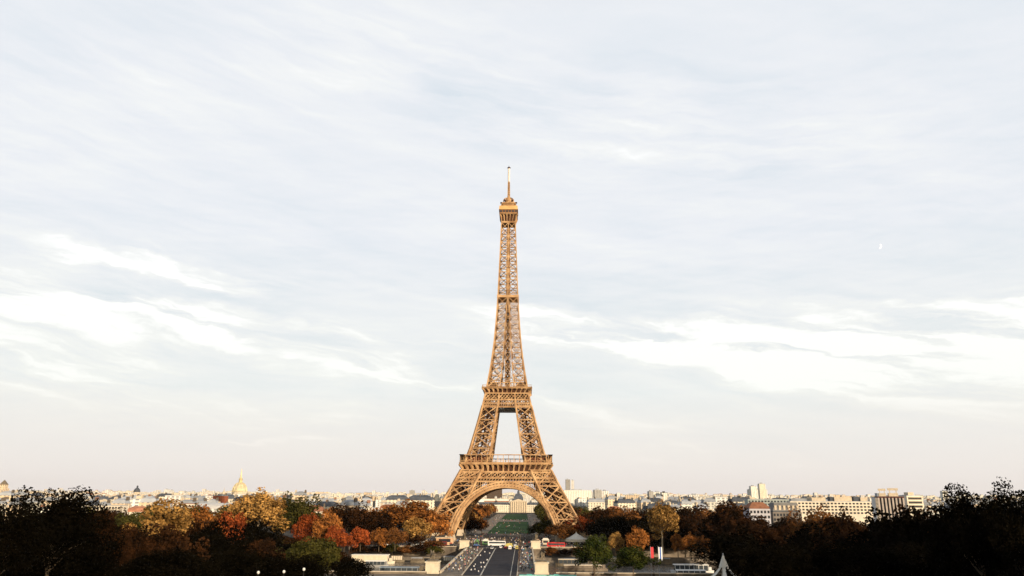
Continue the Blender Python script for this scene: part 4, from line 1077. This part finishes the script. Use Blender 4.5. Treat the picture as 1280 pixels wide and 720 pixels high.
# the packed crowd on the square, the quay and the paths: one mass
cb = MB(); cmats = [CL['dark'], CL['jeans'], skinm[0], hairm, CL['white'], CL['red'], CL['beige'], CL['blue'], CL['grey']]
PD = [([tuple(v.co) for v in m.vertices], [tuple(p.vertices) for p in m.polygons], [p.material_index for p in m.polygons]) for m in [person_mesh(a_, b_, sub=0) for a_, b_ in ((.3,.25),(.05,.03),(-.25,-.2))]]
def spots():
    for _ in range(230): yield random.uniform(-70, 70), random.uniform(534, 600)
    for _ in range(90): yield random.uniform(-38, 38), random.uniform(600, 700)
    for _ in range(130): yield random.choice((-1, 1))*random.uniform(21, 35), random.uniform(700, 1300)
    for _ in range(50): yield random.uniform(-18, 18), random.uniform(1016, 1068)
    for _ in range(70): yield random.choice((-1, 1))*random.uniform(70, 150), random.uniform(504.9, 511)
    for _ in range(30): yield random.uniform(-18, 18), random.uniform(704, 1005)
for x, y in spots():
    vs, fs, ms = random.choice(PD); a_ = random.uniform(0, 6.28); ca, sa = math.cos(a_), math.sin(a_); top = random.choice([0,0,4,4,5,6,6,7,8])
    n0 = cb.n; cb.v.extend([(x+1.1*(ca*u-sa*v), y+1.1*(sa*u+ca*v), w_*1.02+.02) for u, v, w_ in vs]); cb.f.extend([tuple(i+n0 for i in f) for f in fs]); cb.m.extend([top if q == 0 else q for q in ms]); cb.n += len(vs)
struct(cb.build('crowd', cmats), 'stuff')
# statues on pedestals
horse = skin('horse_and_warrior', [(0,0,1.45),(0,.55,1.5),(0,-.5,1.45),(0,.95,1.95),(0,1.2,2.3),(0,1.5,2.1),(0,1.65,1.95),(.22,.6,1.1),(.22,.7,.55),(.22,.62,.05),(-.22,.6,1.1),(-.22,.85,.75),(-.22,.7,.35),
   (.22,-.55,1.05),(.22,-.75,.6),(.22,-.65,.05),(-.22,-.55,1.05),(-.22,-.65,.6),(-.22,-.5,.05),(0,-.9,1.4),(0,-1.1,.8),
   (.55,.7,1.0),(.55,.72,1.55),(.55,.74,1.95),(.55,.76,2.25),(.45,.65,.5),(.45,.6,.05),(.68,.75,.5),(.7,.85,.05),(.82,.8,1.6),(.9,.95,1.3),(.3,.95,1.75),(.1,1.0,1.9)],
   [(0,1),(0,2),(1,3),(3,4),(4,5),(5,6),(1,7),(7,8),(8,9),(1,10),(10,11),(11,12),(2,13),(13,14),(14,15),(2,16),(16,17),(17,18),(2,19),(19,20),(21,22),(22,23),(23,24),(21,25),(25,26),(21,27),(27,28),(23,29),(29,30),(23,31),(31,32),(32,3)],
   [.36,.34,.36,.2,.16,.12,.08,.14,.09,.08,.14,.09,.08,.17,.1,.08,.17,.1,.08,.12,.05,.16,.17,.15,.11,.1,.08,.1,.08,.07,.05,.07,.05,], [mat('weathered_bronze', (.17,.14,.10))], None, 1)
PR = None
for (x, y, lab) in ((-26.0, 345, 'nearest on the left'), (21.9, 345, 'nearest on the right'), (-24.4, 503, 'far end on the left'), (21.6, 503, 'far end on the right')):
    if PR is None:
        PR = thing('statue', 'x', 'statue', (x, y, 0), 0, 'statues at the bridge corners')
        b = MB(); b.box(-2.9, 2.9, -2.9, 2.9, 0, 4.5); b.box(-3.2, 3.2, -3.2, 3.2, 0, .0-.01+.6); b.box(-3.25, 3.25, -3.25, 3.25, 4.502, 5.0); b.build('pedestal', mat('pale_pedestal_stone', (.62,.55,.42), .85, .1, .5), PR)
        b = MB(); b.box(-2.3, 2.3, -2.6, 2.6, 5.002, 5.5); b.build('plinth', bronze, PR)
        o = obj('horse_and_warrior', horse, PR, (-.3, -.2, 5.5)); o.scale = (1.75,)*3; o.rotation_euler = (0,0,.5)
        st = PR
    else: st = dup(PR, (x, y, 0), 0 if x < 0 else math.pi)
    st['label'] = 'stone pedestal with bronze horse and warrior, bridge corner '+lab
# lamps
def lamp_proto(h, globe):
    t_ = thing('street_lamp', 'x', 'street lamp')
    b = MB(); b.tube([(0,0,0),(0,0,.8),(0,0,.82),(0,0,h)], [.22,.2,.1,.07], 8); b.build('pole', iron_dark_shade if not globe else rubber, t_)
    b = MB()
    if globe: b.lathe([(.05,h-.02),(.18,h+.06),(.26,h+.26),(.18,h+.46),(.05,h+.52)], 12); b.build('globe', white_p, t_)
    else: b.lathe([(.12,h),(.3,h+.3),(.34,h+.75),(.4,h+.8),(.08,h+1.2)], 8); b.build('lantern', stone_d, t_)
    return t_
lp = lamp_proto(7.6, False); first = True
for i in range(6):
    for x in (-12.9, 11.7):
        y = 352+i*28
        lab = 'slim dark street lamp on the %s kerb of the bridge' % ('left' if x < 0 else 'right')
        if first: lp.location = (x, y, .16); lp['label'] = lab; lp['group'] = 'lamps along the bridge kerbs'; first = False
        else: dup(lp, (x, y, .16), 0, lab, None, 'lamps along the bridge kerbs')
for i in range(9):
    for s in (-1, 1):
        dup(lp, (s*(36+i*17), 505.5, .02), 0, 'slim dark street lamp along the far quay %s of the bridge' % ('left' if s < 0 else 'right'), None, 'lamps along the far quay', (1,1,1.1))
for x, y in ((-62,338.5),(-88,338.5),(-112,338.5),(44,338.5),(70,338.5)):
    dup(lp, (x, y, .02), 0, 'tall slim street lamp standing on the near quay %s of the bridge' % ('left' if x < 0 else 'right'), None, 'lamps along the near quay', (1.1,1.1,1.3))
gl = lamp_proto(6.6, True); GP = [(323,714.5),(355,713.5),(380,710.5)]
for i, (px, py) in enumerate(GP):
    p = at(px, py, 138); lab = ['left one of three white globe lamps in the dark wood at the bottom left','middle one of three white globe lamps in the dark wood','right one of three white globe lamps in the dark wood'][i]
    if i == 0: gl.location = (p.x, 138, p.z-7); gl['label'] = lab; gl['group'] = 'white globe lamps in the dark wood'
    else: dup(gl, (p.x, 138, p.z-7), 0, lab, None, 'white globe lamps in the dark wood')
# ------------------------------------------------------------------ vehicles
def wheel_bm(x, y, r, w_): 
    b = MB(); b.tube([(x-w_/2, y, r), (x+w_/2, y, r)], r, 14); return b
def car_proto(paint, van=False):
    t_ = thing('parked_car' if not van else 'van', 'x', 'car' if not van else 'van')
    b = MB(); L_, W_ = (4.4, .88) if not van else (5.4, .98)
    prof = [(-L_/2,.35),(-L_/2,.85),(-L_/2+.3,.95),(-L_/2+.55,1.42 if not van else 2.3),(-.0,1.48 if not van else 2.35),(.75 if not van else 1.5,1.4 if not van else 2.2),(1.35 if not van else 2.1,.95 if not van else 1.2),(L_/2-.1,.8 if not van else 1.05),(L_/2,.4)]
    vs = [(-W_*(.86 if z > 1.2 else 1), y, z) for y, z in prof]+[(W_*(.86 if z > 1.2 else 1), y, z) for y, z in prof]; n = len(prof)
    b.add(vs, [(j, j+1, j+1+n, j+n) for j in range(n-1)]+[(n-1, 0, n, 2*n-1), tuple(range(n-1,-1,-1)), tuple(range(n, 2*n))]); b.build('body', paint, t_)
    zt = 1.38 if not van else 1.95; zl = .98 if not van else 1.3
    for s in (-1, 1):
        b = MB(); b.add([(s*(W_*.93+.01), -L_/2+.75, zl), (s*(W_*.93+.01), 1.15, zl), (s*(W_*.875+.01), .7, zt), (s*(W_*.875+.01), -L_/2+.85, zt)], [(0,1,2,3)]); b.build('side_window', glass_d, t_)
        for y in (-L_*.3, L_*.31): wheel_bm(s*W_*.9, y, .33, .24).build('wheel', rubber, t_)
        b = MB(); b.box(s*.62-.17, s*.62+.17, L_/2-.06, L_/2+.02, .6, .76); b.build('headlight', white_p, t_)
        b = MB(); b.box(s*.66-.14, s*.66+.14, -L_/2-.02, -L_/2+.05, .7, .9); b.build('tail_light', CL['red'], t_)
    b = MB(); a0, a1 = (prof[5], prof[6]); 
    b.add([(-W_*.8, a1[0]-.05, a1[1]+.06), (W_*.8, a1[0]-.05, a1[1]+.06), (W_*.72, a0[0]+.04, a0[1]-.02), (-W_*.72, a0[0]+.04, a0[1]-.02)], [(0,1,2,3)]); b.build('windscreen', glass_d, t_)
    b = MB(); b.add([(-W_*.75, -L_/2+.3, 1.02), (W_*.75, -L_/2+.3, 1.02), (W_*.7, -L_/2+.5, zt-.02), (-W_*.7, -L_/2+.5, zt-.02)], [(3,2,1,0)]); b.build('rear_window', glass_d, t_)
    return t_
PT = {k: mat(k+'_car_paint', c, .3, .04, 2, spec=.5) for k, c in {'white':(.75,.75,.74),'silver':(.45,.46,.48),'black':(.02,.02,.025),'red':(.5,.03,.03),'blue':(.06,.12,.3),'yellow':(.5,.42,.12)}.items()}
def coach_proto(c1, c2, roofm):
    t_ = thing('coach', 'x', 'coach'); b = MB(); b.box(-1.25, 1.25, -6, 6, .4, 1.6); b.box(-1.25, 1.25, -6, 6, 1.602, 3.1, 0, top=.05); b.build('body', c1, t_)
    b = MB(); b.box(-1.2, 1.2, -5.9, 5.9, 3.102, 3.35, top=.12); b.box(-.7, .7, 1, 3, 3.352, 3.6); b.build('roof', roofm, t_)
    for s in (-1, 1):
        b = MB(); b.box(min(s*1.255,s*1.275), max(s*1.255,s*1.275), -5.6, 5.2, 1.75, 2.85); b.build('window_band', c2, t_)
        for y in (-3.6, 3.9): wheel_bm(s*1.12, y, .5, .3).build('wheel', rubber, t_)
    b = MB(); b.box(-1.1, 1.1, 6.005, 6.03, 1.3, 2.9); b.build('windscreen', c2, t_)
    return t_
CP = {k: None for k in PT}; VP_ = None
def put_car(px, Yd, col, rz, label, z=.02, group='cars at the far quay', van=False):
    key = (col, van)
    if key not in CP or CP[key] is None:
        o = car_proto(PT[col], van); CP[key] = o; o.location = (wx(px, Yd), Yd, z); o.rotation_euler = (0,0,rz); o['label'] = label; o['group'] = group; return
    dup(CP[key], (wx(px, Yd), Yd, z), rz, label, None, group)
H = math.pi/2
put_car(637.5, 496, 'white', 0, 'white van entering the far end of the bridge, right lanes', .03, 'vehicles at the far end of the bridge', True)
put_car(632, 503, 'red', 0, 'red car just left of the white van at the far end of the bridge', .03, 'vehicles at the far end of the bridge')
put_car(646, 498, 'yellow', 0, 'cream yellow van at the right kerb at the far end of the bridge', .03, 'vehicles at the far end of the bridge', True)
put_car(644, 508, 'silver', 0, 'silver van behind the cream yellow van', .03, 'vehicles at the far end of the bridge', True)
put_car(626, 506, 'white', .1, 'white car left of the red car at the far end of the bridge', .03, 'vehicles at the far end of the bridge')
put_car(610, 500, 'black', math.pi, 'black car coming on in the left lanes at the far end of the bridge', .03, 'vehicles at the far end of the bridge')
put_car(615, 497, 'silver', math.pi, 'silver car beside the black car at the far end of the bridge', .03, 'vehicles at the far end of the bridge')
put_car(636, 520, 'yellow', H, 'yellow van crossing on the quay road in front of the tower', .02, 'cars at the far quay', True)
for i, (px, Yd, c) in enumerate([(470,516,'black'),(484,525,'white'),(500,516,'silver'),(566,525,'black'),(580,516,'silver'),(596,525,'blue'),(660,516,'black'),(674,525,'white'),(686,516,'silver'),(715,525,'black'),(733,516,'white'),(752,525,'silver'),(775,516,'blue')]):
    put_car(px, Yd, c, H if Yd < 520 else -H, '%s car on the far quay road, %s' % (c, 'left of the bridge, in the %s lane' % ('near' if Yd < 520 else 'far') if px < 600 else 'right of the bridge, in the %s lane' % ('near' if Yd < 520 else 'far')))
glb = mat('tinted_window', (.05,.06,.07), .15, .2, 1, spec=.6); teal = mat('teal_roof_paint', (.10,.42,.38), .45, .1, 1)
c0 = coach_proto(PT['white'], glb, white_p)
c0.location = (wx(621, 527), 527, .02); c0.rotation_euler = (0,0,H); c0['label'] = 'white coach crossing in front of the tower, above the bridge lanes'; c0['group'] = 'coaches on the quay roads'
dup(c0, (wx(528, 516), 516, .02), H, 'white coach on the far quay road, left of the bridge beside a dark red one')
c1 = coach_proto(mat('dark_red_paint', (.16,.02,.02), .4, .1, 1), glb, mat('dark_red_paint', (.16,.02,.02)))
c1.location = (wx(547, 517), 517, .02); c1.rotation_euler = (0,0,H); c1['label'] = 'dark red coach right of the white coach on the far quay road'; c1['group'] = 'coaches on the quay roads'
c2 = coach_proto(PT['red'], glb, PT['red'])
c2.location = (wx(695, 514), 514, .02); c2.rotation_euler = (0,0,H); c2['label'] = 'bright red coach on the far quay road right of the bridge'; c2['group'] = 'coaches on the quay roads'
c3 = coach_proto(PT['white'], glb, teal); c3.location = (wx(668, 306), 306, .02); c3.rotation_euler = (0,0,H); c3['label'] = 'teal roofed coach on the near road, left one of two at the bottom edge'; c3['group'] = 'teal roofed coaches'
dup(c3, (wx(702, 306), 306, .02), H, 'teal roofed coach on the near road, right one of two at the bottom edge')
dup(c3, (wx(765, 517), 517, .02), H, 'teal roofed coach on the far quay above the spreading green tree')
# ------------------------------------------------------------------ boats
def boat(px0, px1, Yd, h, label, hullm, cabm, roofm, group=None, z=-7.2, ry=0):
    x0, x1 = wx(px0, Yd, -4), wx(px1, Yd, -4); hl = (x1-x0)/2; W_ = min(4, hl*.25)
    t_ = thing('river_boat', label, 'boat', ((x0+x1)/2, Yd, z), ry, group)
    b = MB(); n = 16; vs = []
    for j in range(n+1):
        u = -1+2*j/n; w_ = W_*(1-abs(u)**5*.85); sh = .25*abs(u)**3
        vs += [(u*hl, -w_, 1.3+sh), (u*hl*.98, -w_*.8, -.5), (u*hl*.98, w_*.8, -.5), (u*hl, w_, 1.3+sh)]
    fs = [(4*j+a_, 4*j+(a_+1)%4, 4*(j+1)+(a_+1)%4, 4*(j+1)+a_) for j in range(n) for a_ in range(4)]+[(3,2,1,0), (4*n,4*n+1,4*n+2,4*n+3)]
    b.add(vs, fs); b.build('hull', hullm, t_)
    b = MB(); b.box(-hl*.82, hl*.7, -W_*.82, W_*.82, 1.4, h-.4); c = b.build('cabin', cabm, t_)
    k = max(5, int(hl*1.4/2.2))
    for i in range(k+1):
        x = -hl*.82+hl*1.52*i/k; b = MB(); b.box(x-.12, x+.12, -W_*.82-.08, -W_*.82-.005, 1.4, h-.4); b.build('mullion', hullm, c)
    b = MB(); b.box(-hl*.86, hl*.74, -W_*.9, W_*.9, h-.38, h, top=.3); b.build('roof', roofm, t_)
    b = MB(); b.box(hl*.76, hl*.88, -W_*.4, W_*.4, 1.5, 3.2); b.build('wheelhouse', hullm, t_)
creamb = mat('cream_boat_paint', (.66,.58,.46), .5, .1, .5)
boat(436, 494, 476, 5.2, 'cream river boat moored along the far bank at the left', creamb, creamb, white_p)
boat(455, 486, 452, 3.6, 'small grey river boat in front of the cream one', mat('grey_boat_paint', (.3,.3,.3), .5, .1, .5), glb, white_p)
boat(470, 532, 392, 5.6, 'long grey glass roofed tour boat by the near bank left of the bridge', mat('grey_boat_paint', (.3,.3,.3)), glb, mat('steel_and_skylight_grey', (.2,.24,.28)))
boat(500, 535, 425, 3.6, 'low brown barge behind the glass roofed tour boat', bronze, bronze, stone_d)
boat(838, 892, 430, 4.6, 'white river boat on the right, farthest of three moored side by side', PT['white'], glb, white_p, 'white boats moored on the right')
boat(842, 888, 398, 4.6, 'white river boat on the right, middle one of three moored side by side', PT['white'], glb, white_p, 'white boats moored on the right')
boat(834, 896, 368, 4.2, 'white river boat on the right, nearest of three moored side by side', PT['white'], glb, white_p, 'white boats moored on the right')
boat(694, 742, 470, 3.8, 'brown tour boat lying right of the bridge at the far bank', bronze, glb, stone)
boat(700, 760, 440, 3.2, 'low pale barge right of the bridge, nearer than the brown tour boat', stone_d, stone_d, stone)
for i, px in enumerate((448, 470, 497, 522, 545, 562)):
    boat(px-9, px+9, 486-i%2*3, 3.0+.5*(i%3), 'small dark houseboat moored along the far bank left of the bridge', bronze, [stone_d, bronze, creamb][i % 3], [stone_d, zinc][i % 2], 'small houseboats at the far bank on the left')
for i, px in enumerate((712, 738, 770, 800, 830)):
    boat(px-9, px+10, 486-i%2*3, 3.0+.5*(i%3), 'small dark houseboat moored along the far bank right of the bridge', bronze, [stone_d, bronze, creamb][i % 3], [zinc, stone_d][i % 2], 'small houseboats at the far bank on the right')
# ------------------------------------------------------------------ carousel, kiosks, tent, banners
Yd = 545; t_ = thing('carousel', 'round white roofed carousel right of the bridge below the tower leg', 'carousel', (wx(720.5, Yd), Yd, 0))
zt = wz(720, 666, Yd); ze = wz(720, 673.5, Yd); r = 13.5*Yd/F
b = MB(); b.lathe([(r, ze), (r*.6, ze+(zt-ze)*.3), (r*.3, ze+(zt-ze)*.62), (r*.06, zt-.3), (.1, zt+.8)], 16); b.build('roof', mat('white_canvas', (.70,.66,.58), .8, .08, 1), t_)
b = MB(); b.lathe([(r*1.01, ze-1.7), (r*1.01, ze-.02), (r*.9, ze-.02)], 16); b.build('valance', mat('cream_valance', (.75,.66,.52), .7, .1, 1), t_)
b = MB(); b.lathe([(r*.95, 0), (r*.95, .4), (.5, .42)], 16); b.build('platform', stone_d, t_)
b = MB(); b.lathe([(1.3, .42), (1.3, ze)], 12); b.build('centre_drum', gold, t_)
for k in range(10):
    a_ = 2*math.pi*k/10; b = MB(); b.tube([(r*.8*math.cos(a_), r*.8*math.sin(a_), .4), (r*.8*math.cos(a_), r*.8*math.sin(a_), ze)], .1, 6); b.build('pole', gold, t_)
    b = MB(); c_, s__ = r*.8*math.cos(a_), r*.8*math.sin(a_)
    b.tube([(c_-.7,s__,1.3),(c_,s__,1.35),(c_+.5,s__,1.4),(c_+.9,s__,1.9)], [.2,.26,.2,.12], 6); b.build('horse', white_p, t_)
def kiosk(px, Yd, wpx, h, label, wallm, roofm, pitched=False):
    w_ = wpx*Yd/F/2; t_ = thing('kiosk', label, 'kiosk', (wx(px, Yd), Yd, .02))
    b = MB(); b.box(-w_, w_, -2, 2, 0, h); b.build('wall', wallm, t_)
    b = MB(); b.box(-w_*1.1, w_*1.1, -2.5, 2.5, h+.01, h+(1.3 if pitched else .35), top=1.2 if pitched else .02); b.build('roof', roofm, t_)
    b = MB(); b.box(-w_*.7, w_*.7, -2.06, -2.01, h*.4, h*.85); b.build('serving_hatch', glass_d, t_)
cv = mat('white_canvas', (.70,.66,.58))
kiosk(556, 538, 20, 4.6, 'tan kiosk building beside the left foot of the tower', mat('tan_render', (.58,.38,.24), .8, .15, .4), stone)
kiosk(512, 511, 5, 2.6, 'small white kiosk on the far quay left of the white coach', white_p, white_p)
kiosk(596, 532, 5, 2.8, 'green kiosk at the left corner of the far bridge end', mat('green_kiosk_paint', (.12,.25,.10), .6, .1, 1), mat('green_kiosk_paint', (.12,.25,.10)), True)
kiosk(607, 540, 7, 2.6, 'white topped green kiosk left of the crossing coach', mat('green_kiosk_paint', (.12,.25,.10)), cv, True)
kiosk(748, 533, 5, 2.6, 'small cream kiosk right of the carousel', cv, cv, True)
kiosk(672, 538, 6, 2.8, 'tan topped kiosk at the right corner of the far bridge end', stone, mat('tan_render', (.58,.38,.24)), True)
kiosk(682, 548, 8, 3.0, 'cream pointed kiosk before the right tower leg', stone, cv, True)
t_ = thing('conical_tent', 'white pointed tent with flaring skirts in the dark wood at the bottom right', 'tent', (wx(907.5, 186, 10), 186, gz(186)))
z0 = gz(186); zz = lambda py: wz(907, py, 186)-z0
b = MB(); b.lathe([(1.15, zz(709)), (.75, zz(703)), (.35, zz(697)), (.16, zz(694))], 14); b.build('spire_roof', cv, t_)
b = MB(); b.tube([(0,0,zz(694)-.1), (0,0,zz(691.5))], .18, 8); b.build('finial', zinc, t_)
for k in range(6):
    a_ = k*math.pi/3+.3; b = MB(); c_, s__ = math.cos(a_), math.sin(a_); n_ = Vector((-s__, c_, 0))
    P0 = Vector((c_*.9, s__*.9, zz(709))); P1 = Vector((c_*2.1, s__*2.1, zz(716))); P2 = Vector((c_*3.6, s__*3.6, zz(722)))
    vs = []
    for P_, w_ in ((P0,.32),(P1,.42),(P2,.6)): vs += [P_-n_*w_, P_+n_*w_, P_+n_*w_-Vector((0,0,.12)), P_-n_*w_-Vector((0,0,.12))]
    b.add(vs, [(0,1,5,4),(3,7,6,2),(0,4,7,3),(1,2,6,5),(4,5,9,8),(7,11,10,6),(4,8,11,7),(5,6,10,9)]); b.build('skirt', cv, t_)
b = MB(); b.tube([(0,0,0),(0,0,zz(709))], .12, 8); b.build('pole', iron_dark_shade, t_)
for px, w_, ms, lab in ((815.5, 2.0, ['pink'], 'red banner on a tall pole at the near quay'), (825.8, 4.4, ['white','blue','white'], 'white and blue striped banner on a tall pole right of the red one')):
    Yd = 336; zt, zb = wz(px, 684, Yd), wz(px, 701 if len(ms) > 1 else 698, Yd); wd = max(w_, 3.4)*Yd/F
    t_ = thing('banner', lab, 'banner', (wx(px, Yd, 8), Yd, .02))
    b = MB(); b.tube([(-wd/2-.1,0,0), (-wd/2-.1,0,zt+.4)], .09, 8); b.build('pole', zinc, t_)
    for i, c in enumerate(ms):
        b = MB(); x0 = -wd/2+wd*i/len(ms); x1 = x0+wd/len(ms); b.add([(x0,-.04,zb),(x1,-.04+.08,zb),(x1,.04+.04,zt),(x0,-.04,zt),(x0,.03,zb),(x1,.11,zb),(x1,.15,zt),(x0,.03,zt)], [(0,1,2,3),(7,6,5,4),(0,4,5,1),(1,5,6,2),(2,6,7,3),(3,7,4,0)])
        b.build('cloth_panel', mat('banner_'+c, {'pink':(.55,.06,.07),'white':(.75,.75,.75),'blue':(.05,.12,.42)}[c], .8, .05, 1), t_)
# ------------------------------------------------------------------ the moon
p = CAM+ray(1098.5, 308)*40000
b = MB(); n = 20; vs = []
for j in range(n+1):
    a_ = -math.pi/2+math.pi*j/n; ro = 130; ri = 130*math.cos(a_)*.25
    vs += [(ro*math.cos(a_), 0, ro*math.sin(a_)), (ri, 0, ro*.97*math.sin(a_)), ((ro*math.cos(a_)+ri)/2, -30*math.cos(a_)-2, ro*math.sin(a_)), ((ro*math.cos(a_)+ri)/2, 30*math.cos(a_)+2, ro*math.sin(a_))]
fs = []
for j in range(n):
    a_ = 4*j; c_ = a_+4
    for u, v in ((0,2),(2,1),(1,3),(3,0)): fs.append((a_+u, a_+v, c_+v, c_+u))
b.add(vs, fs)
mm = bpy.data.materials.new('moonlight_white'); mm.use_nodes = True; pb = mm.node_tree.nodes['Principled BSDF']
pb.inputs['Base Color'].default_value = (.8,.8,.8,1); pb.inputs['Emission Color'].default_value = (1,1,1,1); pb.inputs['Emission Strength'].default_value = .5
mo = b.build('moon', mm, None, p); mo.rotation_euler = (0, R(12), math.atan2(-(p.x-CAM.x), p.y)); tag(mo, 'tiny white half moon high in the pale sky on the right', 'moon')

# ------------------------------------------------------------------ the air
hm = bpy.data.materials.new('haze_air'); hm.use_nodes = True; ht = hm.node_tree; ht.nodes.clear()
ho = ht.nodes.new('ShaderNodeOutputMaterial'); hv = ht.nodes.new('ShaderNodeVolumePrincipled')
hv.inputs['Color'].default_value = (.95,.93,.92,1); hv.inputs['Density'].default_value = 1.0e-5; hv.inputs['Anisotropy'].default_value = .2
ht.links.new(hv.outputs[0], ho.inputs['Volume'])
b = MB(); b.box(-15500, 15500, -3200, 20500, -10, 345); hz_ = b.build('haze', hm); hz_['kind'] = 'stuff'
